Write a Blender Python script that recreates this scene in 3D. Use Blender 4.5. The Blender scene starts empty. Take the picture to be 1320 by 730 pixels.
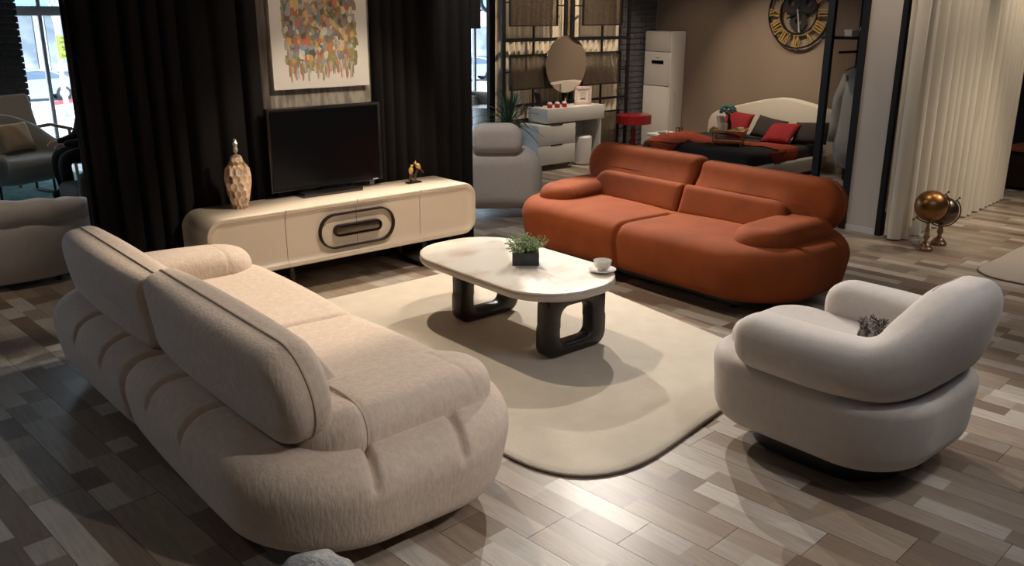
import bpy, bmesh, math, random
import numpy as np
from mathutils import Vector, Matrix
random.seed(7)
rng = np.random.RandomState(7)
S = bpy.context.scene
COL = S.collection
PI = math.pi

# ------------------------------------------------------------------ camera
RT = Vector((0.76207, -0.64749, 0.00267)); DN = Vector((-0.18974, -0.22726, -0.95517)); FW = Vector((0.61907, 0.7274, -0.29604))
cam = bpy.data.cameras.new('camera'); camo = bpy.data.objects.new('camera', cam); COL.objects.link(camo)
cam.sensor_width = 36; cam.lens = 1134 / 1320 * 36; cam.clip_start = 0.05; cam.clip_end = 400
m = Matrix.Identity(4)
for i in range(3):
    m[i][0] = RT[i]; m[i][1] = -DN[i]; m[i][2] = -FW[i]
m[0][3], m[1][3], m[2][3] = 0, 0, 1.85
camo.matrix_world = m
S.camera = camo

# ------------------------------------------------------------------ world, lights, exposure
w = bpy.data.worlds.new('world'); S.world = w; w.use_nodes = True
bg = w.node_tree.nodes['Background']; bg.inputs[0].default_value = (0.72, 0.86, 1.0, 1); bg.inputs[1].default_value = 5.0
S.view_settings.view_transform = 'Standard'; S.view_settings.look = 'None'; S.view_settings.gamma = 1
S.view_settings.exposure = 0.0; S.view_settings.use_curve_mapping = False

WARM = (1.0, 0.83, 0.64); NEUT = (1.0, 0.92, 0.84); COOL = (0.80, 0.88, 1.0)
def spot(name, loc, to, power, ang=60, blend=.35, col=WARM, r=.02):
    l = bpy.data.lights.new(name, 'SPOT'); l.energy = power; l.spot_size = math.radians(ang); l.spot_blend = blend
    l.color = col; l.shadow_soft_size = r
    o = bpy.data.objects.new(name, l); COL.objects.link(o); o.location = loc
    o.rotation_euler = (Vector(to) - Vector(loc)).to_track_quat('-Z', 'Y').to_euler()
    return o
def area(name, loc, size, power, col=COOL, to=None, sy=None):
    l = bpy.data.lights.new(name, 'AREA'); l.energy = power; l.color = col; l.shape = 'RECTANGLE'; l.size = size; l.size_y = sy or size
    o = bpy.data.objects.new(name, l); COL.objects.link(o); o.location = loc
    if to: o.rotation_euler = (Vector(to) - Vector(loc)).to_track_quat('-Z', 'Y').to_euler()
    return o
sun = bpy.data.lights.new('sun', 'SUN'); sun.energy = 7; sun.color = (1, .97, .92); sun.angle = .01
suno = bpy.data.objects.new('sun', sun); COL.objects.link(suno); suno.rotation_euler = (math.radians(38), 0, math.radians(25))
# ceiling spots of the display, with some added fill lamps among them
spot('display_or_fill_spot', (5.9, 5.5, 3.05), (3.0, 3.3, .1), 440, 62, .3, NEUT)
spot('display_or_fill_spot', (5.4, 7.0, 2.7), (2.9, 3.0, .1), 620, 52, .3, NEUT)
spot('display_or_fill_spot', (3.35, 5.35, 3.0), (3.2, 3.5, .2), 230, 84, .3, WARM)
spot('display_or_fill_spot', (3.3, 3.9, 3.1), (1.75, 4.1, .3), 300, 40, .5, WARM)
spot('display_or_fill_spot', (3.6, 3.6, 3.1), (3.1, 5.5, .45), 250, 46, .5, WARM)
spot('painting_fill', (3.1, 4.2, 3.1), (3.1, 5.8, 1.5), 45, 50, .7, WARM)  # added lamp, brightens the concrete wall and the canvas
spot('display_or_fill_spot', (3.4, 4.6, 3.1), (5.1, 4.2, .4), 70, 60, .8, WARM)
spot('display_or_fill_spot', (4.8, .4, 3.1), (3.5, 1.9, .5), 70, 60, .6, NEUT)
spot('display_or_fill_spot', (2.9, .6, 3.1), (2.3, 1.8, .1), 50, 50, .5, NEUT)
spot('display_or_fill_spot', (2.5, -.5, 3.1), (1.6, 2.5, .45), 190, 32, .7, NEUT)
spot('display_or_fill_spot', (-.8, 2.2, 3.1), (1.0, 3.6, .5), 24, 80, .8, WARM)  # added weak fill, stands in for warm bounce on the beige sofa's rear
spot('curtain_spot', (7.6, 2.6, 3.1), (7.6, 3.5, 1.0), 55, 75, .7, WARM)
spot('curtain_spot', (9.0, 2.7, 3.1), (9.3, 3.5, .8), 100, 70, .7, WARM)
spot('floor_spot', (8.6, 1.6, 3.1), (8.0, 2.4, 0), 200, 75, .7, WARM)
spot('bed_spot', (8.2, 6.9, 3.1), (9.8, 6.6, .6), 150, 55, .8, WARM)
spot('bed_spot', (8.6, 5.4, 3.1), (9.6, 6.0, .6), 85, 60, .8, WARM)
spot('closet_fill', (6.5, 4.9, 3.1), (7.6, 4.15, .9), 70, 30, .7, NEUT)  # added lamps, this and the next, so robe and panel read brighter
spot('closet_fill', (6.2, 3.6, 3.1), (7.2, 3.8, .6), 55, 60, .7, WARM)
spot('vanity_spot', (7.3, 6.9, 3.1), (7.7, 8.2, 1.0), 190, 75, .6, WARM)
spot('vanity_spot', (8.5, 7.2, 3.1), (8.5, 8.2, 1.2), 110, 70, .6, WARM)
spot('cooler_spot', (8.6, 6.6, 3.1), (9.7, 8.1, .7), 30, 50, .6, WARM)
spot('chair_or_fill_spot', (4.2, 7.6, 3.1), (5.2, 6.4, .7), 40, 60, .3, NEUT)
spot('chair_or_fill_spot', (3.9, 4.9, 3.1), (5.1, 6.1, .6), 120, 40, .4, NEUT)
spot('chair_or_fill_spot', (1.6, 9.2, 3.1), (2.0, 10.4, .5), 35, 60, .8, WARM)  # added fill to lift the seating by the left window
spot('chair_or_fill_spot', (0.2, 5.6, 3.1), (1.3, 6.6, .5), 75, 50, .5, WARM)
area('ambient_fill', (3.4, .4, 3.2), 2.2, 26, (0.90, .93, 1.0))  # unseen area lamps added overhead as soft ambient fill
area('ambient_fill', (8.0, 1.0, 3.2), 2.5, 16, (1.0, .93, .86))
area('ambient_fill', (8.2, 6.2, 3.2), 2.0, 7, (1.0, .93, .86))

# ------------------------------------------------------------------ materials
def mat(name, col, rough=.6, metal=0, spec=.5, noise=None, bump=None, col2=None, sheen=0, coat=0, emit=None, attr=None, alpha=None, trans=0):
    """noise=(scale, detail, stretch xyz, lo, hi) mixes col/col2; bump=(scale, strength, dist, stretch)"""
    mt = bpy.data.materials.new(name); mt.use_nodes = True
    nt = mt.node_tree; b = nt.nodes['Principled BSDF']; L = nt.links.new
    b.inputs['Base Color'].default_value = (*col, 1); b.inputs['Roughness'].default_value = rough
    b.inputs['Metallic'].default_value = metal; b.inputs['Specular IOR Level'].default_value = spec
    b.inputs['Sheen Weight'].default_value = sheen; b.inputs['Coat Weight'].default_value = coat
    if trans: b.inputs['Transmission Weight'].default_value = trans
    if emit: b.inputs['Emission Color'].default_value = (*emit[:3], 1); b.inputs['Emission Strength'].default_value = emit[3]
    if alpha is not None: b.inputs['Alpha'].default_value = alpha
    tc = nt.nodes.new('ShaderNodeTexCoord')
    def nz(scale, detail, st):
        mp = nt.nodes.new('ShaderNodeMapping'); mp.inputs['Scale'].default_value = st
        L(tc.outputs['Object'], mp.inputs['Vector'])
        n = nt.nodes.new('ShaderNodeTexNoise'); n.inputs['Scale'].default_value = scale; n.inputs['Detail'].default_value = detail
        L(mp.outputs[0], n.inputs['Vector']); return n
    src = None
    if attr:
        a = nt.nodes.new('ShaderNodeAttribute'); a.attribute_name = attr; src = a.outputs['Color']
    if noise:
        n = nz(noise[0], noise[1], noise[2]); r = nt.nodes.new('ShaderNodeMapRange')
        r.inputs[1].default_value = noise[3]; r.inputs[2].default_value = noise[4]; L(n.outputs[0], r.inputs[0])
        mx = nt.nodes.new('ShaderNodeMix'); mx.data_type = 'RGBA'
        L(r.outputs[0], mx.inputs[0])
        if src:
            mx.blend_type = 'MULTIPLY'; L(src, mx.inputs[6]); mx.inputs[7].default_value = (*(col2 or col), 1)
        else:
            mx.inputs[6].default_value = (*col, 1); mx.inputs[7].default_value = (*(col2 or col), 1)
        src = mx.outputs[2]
    if src: L(src, b.inputs['Base Color'])
    if bump:
        n = nz(bump[0], 4, bump[3] if len(bump) > 3 else (1, 1, 1)); bp = nt.nodes.new('ShaderNodeBump')
        bp.inputs['Strength'].default_value = bump[1]; bp.inputs['Distance'].default_value = bump[2]
        L(n.outputs[0], bp.inputs['Height']); L(bp.outputs[0], b.inputs['Normal'])
    return mt
def srgb(r, g, b):
    f = lambda c: ((c / 255 + .055) / 1.055) ** 2.4 if c > 10 else c / 255 / 12.92
    return (f(r), f(g), f(b))
O1 = (1, 1, 1)
M = {}
M['beige'] = mat('beige_fabric', (.58, .475, .39), .92, sheen=.15, noise=(35, 4, O1, .3, .7), col2=(.50, .40, .32), bump=(75, .55, .006, (1, 1, .3)))
M['beige_seam'] = mat('beige_piping', (.45, .36, .29), .9)
M['orange'] = mat('orange_suede', (.225, .049, .009), .85, sheen=0, spec=.25, noise=(5, 5, O1, .35, .7), col2=(.175, .037, .007), bump=(240, .15, .002))
M['orange_seam'] = mat('orange_piping', (.25, .055, .015), .8)
M['ivory'] = mat('ivory_fabric', (.56, .51, .47), .93, sheen=.15, noise=(30, 4, O1, .3, .7), col2=(.52, .47, .43), bump=(160, .3, .003))
M['ivory_seam'] = mat('ivory_seam', (.38, .34, .31), .9)
M['black'] = mat('black_plastic', (.012, .012, .013), .45)
M['blackmetal'] = mat('black_metal', (.009, .009, .010), .5, spec=.25)
M['cream'] = mat('cream_lacquer', (.66, .56, .45), .38, noise=(2, 3, O1, .3, .7), col2=(.64, .54, .43), coat=.15)
M['bronze'] = mat('bronze_metal', (.10, .075, .058), .28, metal=.9, noise=(60, 3, (1, 1, 8), .3, .7), col2=(.16, .12, .09))
M['ringdark'] = mat('dark_bronze', (.035, .026, .021), .35, metal=.7)
M['legdark'] = mat('espresso_lacquer', (.014, .010, .008), .4, coat=.12, spec=.35)
M['stone'] = mat('marble_top', (.78, .72, .64), .35, noise=(3.0, 9, (1, 1.6, 1), .52, .72), col2=(.60, .47, .36), coat=.1)
M['stone_edge'] = mat('table_edge', (.50, .44, .38), .4)
M['rug'] = mat('rug_wool', (.60, .535, .44), .97, noise=(7, 6, O1, .3, .7), col2=(.55, .485, .395), bump=(180, .7, .006))
M['rugedge'] = mat('rug_binding', (.16, .12, .09), .9)
M['rug2'] = mat('rug_pale', (.42, .37, .32), .97, bump=(120, .6, .006))
M['teal'] = mat('teal_rug', (.12, .26, .25), .95, noise=(9, 4, O1, .4, .6), col2=(.18, .33, .32))
M['drape'] = mat('black_drape', (.008, .0065, .0062), .9, spec=.2, bump=(300, .2, .002))
M['whitedrape'] = mat('cream_drape', (.66, .60, .50), .9, bump=(260, .2, .002, (1, 1, .2)))
M['creamdrape2'] = mat('ivory_drape', (.70, .60, .46), .9)
M['concrete'] = mat('rough_concrete', (.36, .32, .265), .85, noise=(26, 8, (1, 1, .22), .42, .60), col2=(.19, .165, .14), bump=(14, .7, .02, (1, 1, .3)))
M['stone_pillar'] = mat('weathered_pillar', (.13, .105, .085), .9, noise=(12, 8, (1, 1, .2), .4, .6), col2=(.05, .04, .032), bump=(18, .8, .02, (1, 1, .3)))
M['taupe'] = mat('taupe_paint', (.30, .225, .165), .8, bump=(60, .05, .002))
M['darkwall'] = mat('dark_paint', (.028, .025, .024), .8)
M['greywall'] = mat('grey_paint', (.25, .25, .26), .8)
M['ceil'] = mat('ceiling_black', (.03, .03, .032), .8)
M['subfloor'] = mat('subfloor', (.03, .025, .02), .9)
M['plank'] = mat('plank_print', (.3, .3, .3), .36, spec=.45, attr='tone', noise=(5, 9, (14, 1.2, 1), .36, .68), col2=(.80, .77, .74), bump=(6, .10, .002, (14, 1.2, 1)))
M['brick'] = mat('black_brick', (.065, .065, .075), .65, noise=(30, 4, O1, .3, .7), col2=(.10, .097, .105), bump=(40, .4, .006))
M['mortar'] = mat('grey_mortar', (.24, .24, .25), .9, bump=(60, .3, .004))
M['white'] = mat('white_lacquer', (.70, .68, .65), .4)
M['whitegrey'] = mat('pale_grey_lacquer', (.62, .60, .57), .35)
M['acwhite'] = mat('white_abs', (.74, .70, .64), .4)
M['screen'] = mat('tv_screen', (.003, .003, .004), .2, spec=.2)
M['bezel'] = mat('tv_bezel', (.01, .01, .011), .18, coat=.5)
M['gold'] = mat('antique_gold', (.55, .35, .12), .45, metal=.5)
M['yellow'] = mat('gilt_numeral', (.52, .33, .08), .5, metal=.2)
M['copper'] = mat('brushed_copper', (.30, .145, .05), .34, metal=.95, noise=(6, 3, O1, .4, .7), col2=(.24, .12, .05))
M['bronze2'] = mat('aged_pewter', (.14, .10, .075), .32, metal=.95)
M['darkbrass'] = mat('dark_brass', (.13, .085, .04), .35, metal=.9)
M['turned'] = mat('turned_wood', (.33, .20, .085), .35, coat=.3, noise=(20, 3, (1, 1, 4), .4, .6), col2=(.18, .08, .03))
M['redwood'] = mat('red_brown_base', (.16, .055, .025), .3, coat=.4)
M['porcelain'] = mat('porcelain', (.80, .76, .72), .18, coat=.4)
M['planter'] = mat('dark_slate', (.045, .048, .055), .6, noise=(20, 4, O1, .4, .6), col2=(.065, .068, .075))
M['leafA'] = mat('leaf_green', (.16, .26, .07), .6); M['leafB'] = mat('leaf_pale', (.42, .52, .30), .6); M['leafC'] = mat('leaf_white_green', (.66, .72, .55), .6)
M['soil'] = mat('soil', (.03, .02, .015), .95)
M['spiky'] = mat('dracaena_leaf', (.06, .12, .05), .5); M['tealleaf'] = mat('teal_petals', (.09, .24, .24), .6)
M['red'] = mat('red_fabric', (.30, .014, .018), .85, bump=(200, .3, .003)); M['redglass'] = mat('red_glass', (.55, .01, .01), .15, coat=.5)
M['wax'] = mat('white_wax', (.85, .78, .68), .5)
M['throw'] = mat('rust_throw', (.32, .050, .020), .9, bump=(40, .6, .01)); M['redlac'] = mat('dark_red_lacquer', (.22, .01, .012), .3, coat=.3)
M['blackbed'] = mat('charcoal_bedding', (.028, .026, .028), .9, bump=(20, .3, .01)); M['darkpillow'] = mat('dark_brown_fabric', (.045, .033, .030), .9, bump=(12, .3, .01))
M['headboard'] = mat('cream_upholstery', (.74, .66, .54), .8); M['bamboo'] = mat('bamboo', (.62, .36, .13), .45, noise=(8, 3, (1, 8, 1), .4, .6), col2=(.5, .27, .09))
M['mirror'] = mat('mirror_glass', (.85, .83, .80), .02, metal=1); M['pink'] = mat('pink_frame', (.75, .50, .45), .6, noise=(60, 2, O1, .4, .6), col2=(.8, .66, .6))
M['paper'] = mat('paper', (.80, .74, .66), .8); M['bluebook'] = mat('blue_grey_book', (.18, .20, .30), .6)
M['greyfab'] = mat('grey_fabric', (.30, .30, .275), .9, sheen=.2, bump=(90, .4, .005)); M['mustard'] = mat('mustard_cushion', (.50, .37, .24), .9, bump=(120, .4, .004))
M['tanfab'] = mat('tan_fabric', (.42, .34, .27), .9); M['oak'] = mat('oak_arm', (.28, .16, .09), .5)
M['cloth_black'] = mat('black_clothing', (.006, .006, .007), .9); M['skin'] = mat('skin', (.45, .27, .20), .6)
M['darkchair'] = mat('charcoal_fabric', (.035, .035, .034), .9); M['fluffy'] = mat('grey_boucle', (.40, .40, .40), .95, noise=(30, 3, O1, .4, .6), col2=(.30, .30, .30), bump=(70, 1.0, .012))
M['alu'] = mat('aluminium_frame', (.60, .61, .63), .4, metal=.1); M['greyframe'] = mat('grey_jamb', (.30, .28, .27), .6)
M['leather'] = mat('cognac_leather', (.16, .045, .018), .5); M['darkwood'] = mat('dark_walnut', (.018, .009, .006), .4)
M['robe'] = mat('white_towelling', (.68, .63, .55), .95, bump=(60, .5, .006)); M['canvas'] = mat('canvas_white', (.62, .59, .54), .8, bump=(160, .2, .002))
M['paint'] = mat('oil_paint', (.5, .5, .5), .55, attr='tone', bump=(60, .5, .004))
M['ceramic'] = mat('gilded_ceramic', (.62, .42, .26), .38, attr='tone', noise=(40, 4, O1, .4, .7), col2=(.75, .62, .5))
M['crystal'] = mat('smoky_crystal', (.5, .45, .35), .1, metal=.3)
M['street'] = mat('pale_paving', (.62, .62, .62), .9, noise=(.6, 4, O1, .4, .6), col2=(.52, .53, .54)); M['facade'] = mat('facade_grey', (.30, .33, .38), .8)
M['facade_blue'] = mat('blue_awning', (.14, .24, .42), .7); M['shopglass'] = mat('shop_glass', (.22, .26, .30), .15, noise=(.8, 4, O1, .4, .6), col2=(.42, .44, .45))
M['carpaint'] = mat('silver_blue_paint', (.24, .30, .40), .3, coat=.6); M['carglass'] = mat('car_glass', (.05, .08, .13), .1, coat=.5); M['tyre'] = mat('tyre', (.03, .03, .035), .8)
M['rim'] = mat('alloy_rim', (.5, .52, .55), .3, metal=.5); M['signyellow'] = mat('yellow_sign', (.80, .86, .25), .7); M['signred'] = mat('red_print', (.75, .03, .06), .7)
M['closetpanel'] = mat('taupe_white_panel', (.52, .46, .40), .5); M['paleyellow'] = mat('faded_label', (.70, .66, .45), .7); M['ink'] = mat('black_print', (.03, .04, .03), .7); M['signwhite'] = mat('white_sign', (.85, .85, .85), .6); M['pinksign'] = mat('pink_sign', (.75, .45, .48), .7)
M['bark'] = mat('bare_branch', (.45, .42, .42), .8); M['grass'] = mat('verge_grass', (.30, .45, .22), .9)
M['fur'] = mat('fur_cushion', (.03, .022, .018), .8, noise=(60, 3, (1, 1, .2), .45, .6), col2=(.22, .19, .17))
# glass: clear with a faint reflection
def glassmat(name, refl=.08, tint=(.95, .98, 1)):
    mt = bpy.data.materials.new(name); mt.use_nodes = True; nt = mt.node_tree; nt.nodes.clear(); L = nt.links.new
    o = nt.nodes.new('ShaderNodeOutputMaterial'); t = nt.nodes.new('ShaderNodeBsdfTransparent'); g = nt.nodes.new('ShaderNodeBsdfGlossy')
    t.inputs[0].default_value = (*tint, 1); g.inputs['Roughness'].default_value = .02; mx = nt.nodes.new('ShaderNodeMixShader'); mx.inputs[0].default_value = refl
    L(t.outputs[0], mx.inputs[1]); L(g.outputs[0], mx.inputs[2]); L(mx.outputs[0], o.inputs[0]); return mt
M['glass'] = glassmat('window_glass'); M['smoke'] = glassmat('smoked_glass', .07, (.72, .71, .70))
def translucent(name, col):
    mt = bpy.data.materials.new(name); mt.use_nodes = True; nt = mt.node_tree; nt.nodes.clear(); L = nt.links.new
    o = nt.nodes.new('ShaderNodeOutputMaterial'); t = nt.nodes.new('ShaderNodeBsdfTranslucent'); d = nt.nodes.new('ShaderNodeBsdfDiffuse'); mx = nt.nodes.new('ShaderNodeMixShader'); mx.inputs[0].default_value = .25
    t.inputs[0].default_value = (*col, 1); d.inputs[0].default_value = (*col, 1); L(t.outputs[0], mx.inputs[1]); L(d.outputs[0], mx.inputs[2]); L(mx.outputs[0], o.inputs[0]); return mt
M['notice'] = translucent('notice_paper', (.85, .86, .42))
def meshmat():
    mt = bpy.data.materials.new('woven_mesh'); mt.use_nodes = True; nt = mt.node_tree; nt.nodes.clear(); L = nt.links.new
    o = nt.nodes.new('ShaderNodeOutputMaterial'); t = nt.nodes.new('ShaderNodeBsdfTransparent'); d = nt.nodes.new('ShaderNodeBsdfDiffuse')
    d.inputs[0].default_value = (.055, .040, .028, 1); tc = nt.nodes.new('ShaderNodeTexCoord'); v = nt.nodes.new('ShaderNodeTexVoronoi'); v.feature = 'DISTANCE_TO_EDGE'; v.inputs['Scale'].default_value = 190
    r = nt.nodes.new('ShaderNodeMapRange'); r.inputs[1].default_value = .15; r.inputs[2].default_value = .09; mx = nt.nodes.new('ShaderNodeMixShader')
    L(tc.outputs['Object'], v.inputs['Vector']); L(v.outputs['Distance'], r.inputs[0]); L(r.outputs[0], mx.inputs[0]); L(t.outputs[0], mx.inputs[1]); L(d.outputs[0], mx.inputs[2]); L(mx.outputs[0], o.inputs[0]); return mt
M['mesh'] = meshmat()

# ------------------------------------------------------------------ object helpers
def tag(o, label=None, cat=None, group=None, kind=None):
    if label: o['label'] = label
    if cat: o['category'] = cat
    if group: o['group'] = group
    if kind: o['kind'] = kind
    return o
def thing(name, label, cat, loc=(0, 0, 0), rz=0, group=None):
    o = bpy.data.objects.new(name, None); COL.objects.link(o); o.location = loc; o.rotation_euler = (0, 0, rz); o.empty_display_size = .1
    return tag(o, label, cat, group)
def link(name, me, parent=None, kind=None, label=None):
    o = bpy.data.objects.new(name, me); COL.objects.link(o)
    if parent: o.parent = parent
    if kind: o['kind'] = kind
    if label: o['label'] = label
    return o
def pymesh(name, V, F, mt, parent=None, smooth=True, kind=None, label=None, cols=None, sharp=None):
    me = bpy.data.meshes.new(name); me.from_pydata([tuple(v) for v in V], [], [tuple(f) for f in F])
    if smooth: me.polygons.foreach_set('use_smooth', [True] * len(me.polygons))
    me.materials.append(M[mt] if isinstance(mt, str) else mt)
    if cols is not None:
        a = me.color_attributes.new('tone', 'FLOAT_COLOR', 'CORNER' if len(cols) == len(F) else 'POINT')
        if len(cols) == len(F):
            k = 0
            for p, c in zip(me.polygons, cols):
                for _ in p.loop_indices: a.data[k].color = (*c, 1); k += 1
        else:
            for i, c in enumerate(cols): a.data[i].color = (*c, 1)
    me.update()
    if sharp: 
        try: me.set_sharp_from_angle(angle=math.radians(sharp))
        except Exception: pass
    return link(name, me, parent, kind, label)
def bmobj(name, bm, mt, parent=None, smooth=False, kind=None, label=None, sharp=None):
    me = bpy.data.meshes.new(name); bmesh.ops.recalc_face_normals(bm, faces=bm.faces[:]); bm.to_mesh(me); bm.free()
    me.materials.append(M[mt])
    if smooth:
        me.polygons.foreach_set('use_smooth', [True] * len(me.polygons))
        if sharp: me.set_sharp_from_angle(angle=math.radians(sharp))
    return link(name, me, parent, kind, label)
def bbox(bm, x0, y0, z0, x1, y1, z1, bev=0, rot=None):
    r = bmesh.ops.create_cube(bm, size=1); vs = r['verts']
    bmesh.ops.scale(bm, vec=(x1 - x0, y1 - y0, z1 - z0), verts=vs)
    if bev > 0:
        es = list({e for v in vs for e in v.link_edges})
        rr = bmesh.ops.bevel(bm, geom=es, offset=bev, segments=2, affect='EDGES', profile=.5)
        vs = list({v for f in rr['faces'] for v in f.verts} | {v for v in vs if v.is_valid})
    if rot: bmesh.ops.rotate(bm, cent=(0, 0, 0), matrix=rot, verts=vs)
    bmesh.ops.translate(bm, vec=((x0 + x1) / 2, (y0 + y1) / 2, (z0 + z1) / 2), verts=vs)
    return vs
def box(name, x0, y0, z0, x1, y1, z1, mt, parent=None, bev=0, kind=None, label=None, rot=None):
    bm = bmesh.new(); bbox(bm, x0, y0, z0, x1, y1, z1, bev, rot)
    return bmobj(name, bm, mt, parent, bev > 0, kind, label, sharp=35 if bev > 0 else None)
def tube_data(path, r, n=10, closed=False, caps=True):
    P = [Vector(p) for p in path]; R = r if isinstance(r, (list, tuple)) else [r] * len(P)
    V, F = [], []; up = None; N = len(P)
    for i, p in enumerate(P):
        if closed: t = P[(i + 1) % N] - P[i - 1]
        else: t = P[min(i + 1, N - 1)] - P[max(i - 1, 0)]
        t.normalize()
        if up is None:
            up = Vector((0, 0, 1)) if abs(t.z) < .9 else Vector((1, 0, 0))
        a = (up - t * up.dot(t)).normalized(); b = t.cross(a); up = a
        for k in range(n):
            an = 2 * PI * k / n; V.append(p + (a * math.cos(an) + b * math.sin(an)) * R[i])
    for i in range(N if closed else N - 1):
        j = (i + 1) % N
        for k in range(n): F.append((i * n + k, i * n + (k + 1) % n, j * n + (k + 1) % n, j * n + k))
    if caps and not closed: F.append(tuple(range(n))[::-1]); F.append(tuple((N - 1) * n + k for k in range(n)))
    return V, F
def tube(name, path, r, mt, parent=None, n=10, closed=False, label=None):
    V, F = tube_data(path, r, n, closed); return pymesh(name, V, F, mt, parent, True, label=label, sharp=50)
def lathe_data(prof, n=32, cx=0, cy=0):
    V, F = [], []
    for r, z in prof:
        for k in range(n): a = 2 * PI * k / n; V.append((cx + r * math.cos(a), cy + r * math.sin(a), z))
    for i in range(len(prof) - 1):
        for k in range(n): F.append((i * n + k, i * n + (k + 1) % n, (i + 1) * n + (k + 1) % n, (i + 1) * n + k))
    if prof[0][0] > 1e-4: F.append(tuple(range(n))[::-1])
    if prof[-1][0] > 1e-4: F.append(tuple((len(prof) - 1) * n + k for k in range(n)))
    return V, F
def lathe(name, prof, mt, parent=None, n=32, cx=0, cy=0, label=None, sharp=40):
    V, F = lathe_data(prof, n, cx, cy); return pymesh(name, V, F, mt, parent, True, label=label, sharp=sharp)
def merge(parts):
    V, F = [], []
    for v, f in parts:
        o = len(V); V += list(v); F += [tuple(i + o for i in q) for q in f]
    return V, F
def rring(hw, hd, R, nS, nC):
    """rounded rectangle, CCW from the right side; R = 4 corner radii (++, -+, --, +-)"""
    out = []; lim = min(hw, hd) * .999
    R = [max(min(r, lim), .0005) for r in (R if isinstance(R, (list, tuple)) else [R] * 4)]
    cs = [(hw - R[0], hd - R[0], 0, R[0]), (-hw + R[1], hd - R[1], 1, R[1]), (-hw + R[2], -hd + R[2], 2, R[2]), (hw - R[3], -hd + R[3], 3, R[3])]
    for q in range(4):
        cx, cy, k, r = cs[q]
        for i in range(nC + 1):
            a = (k + i / nC) * PI / 2; out.append((cx + r * math.cos(a), cy + r * math.sin(a)))
        nx, ny, k2, r2 = cs[(q + 1) % 4]
        a = (k + 1) * PI / 2; p0 = (cx + r * math.cos(a), cy + r * math.sin(a)); p1 = (nx + r2 * math.cos(a), ny + r2 * math.sin(a))
        ns = nS[q % 2]
        for i in range(1, ns): t = i / ns; out.append((p0[0] + (p1[0] - p0[0]) * t, p0[1] + (p1[1] - p0[1]) * t))
    return out
def pad(W, D, H, R, r, step=.02, fn=None, e=2.0, prof=9, rb=None, flat=.03):
    """cushion: rounded rectangle W x D (x,y), thickness H (z, centred), plan radii R, edge radius r (top) / rb (bottom)."""
    hw, hd = W / 2, D / 2; rb = rb or r
    if not isinstance(R, (list, tuple)): R = [R] * 4
    nC = max(6, int(max(R) * PI / 2 / step)); nS = (max(2, int((W - 2 * min(R)) / step)), max(2, int((D - 2 * min(R)) / step)))
    rings = []
    def ring(ins, z): rings.append([(x, y, z) for x, y in rring(hw - ins, hd - ins, [q - ins for q in R], nS, nC)])
    lim = min(hw, hd) - .004; rv, rbv = min(r, H / 2), min(rb, H / 2)
    def inner(k0):
        k, o = k0 + flat, []
        while k < lim: o.append(k); k += flat
        return o
    for q in ([lim] + inner(rb)[::-1]): ring(q, -H / 2)
    for i in range(prof + 1):
        a = PI / 2 * i / prof; ring(rb * (1 - math.sin(a) ** (2 / e)), -H / 2 + rbv * (1 - max(math.cos(a), 0) ** (2 / e)))
    for i in range(0 if H - rv - rbv > 1e-4 else 1, prof + 1):
        a = PI / 2 * i / prof; ring(r * (1 - max(math.cos(a), 0) ** (2 / e)), H / 2 - rv * (1 - math.sin(a) ** (2 / e)))
    for q in inner(r) + [lim]: ring(q, H / 2)
    n = len(rings[0]); V = np.array([p for rg in rings for p in rg]); F = []
    for i in range(len(rings) - 1):
        for k in range(n): F.append((i * n + k, i * n + (k + 1) % n, (i + 1) * n + (k + 1) % n, (i + 1) * n + k))
    F.append(tuple(range(n))[::-1]); F.append(tuple((len(rings) - 1) * n + k for k in range(n)))
    if fn is not None: V = fn(V)
    return V, F
def padobj(name, args, mt, parent=None, label=None, M4=None, **kw):
    V, F = pad(*args, **kw)
    if M4 is not None:
        V = np.c_[V, np.ones(len(V))] @ np.array(M4).T; V = V[:, :3]
    return pymesh(name, V, F, mt, parent, True, label=label)
def gauss(d, s): return np.exp(-(d / s) ** 2)
def sstep(a, b, x): t = np.clip((x - a) / (b - a), 0, 1); return t * t * (3 - 2 * t)
def T(x, y, z, rx=0, ry=0, rz=0):
    return Matrix.Translation((x, y, z)) @ Matrix.Rotation(rz, 4, 'Z') @ Matrix.Rotation(ry, 4, 'Y') @ Matrix.Rotation(rx, 4, 'X')
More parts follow.
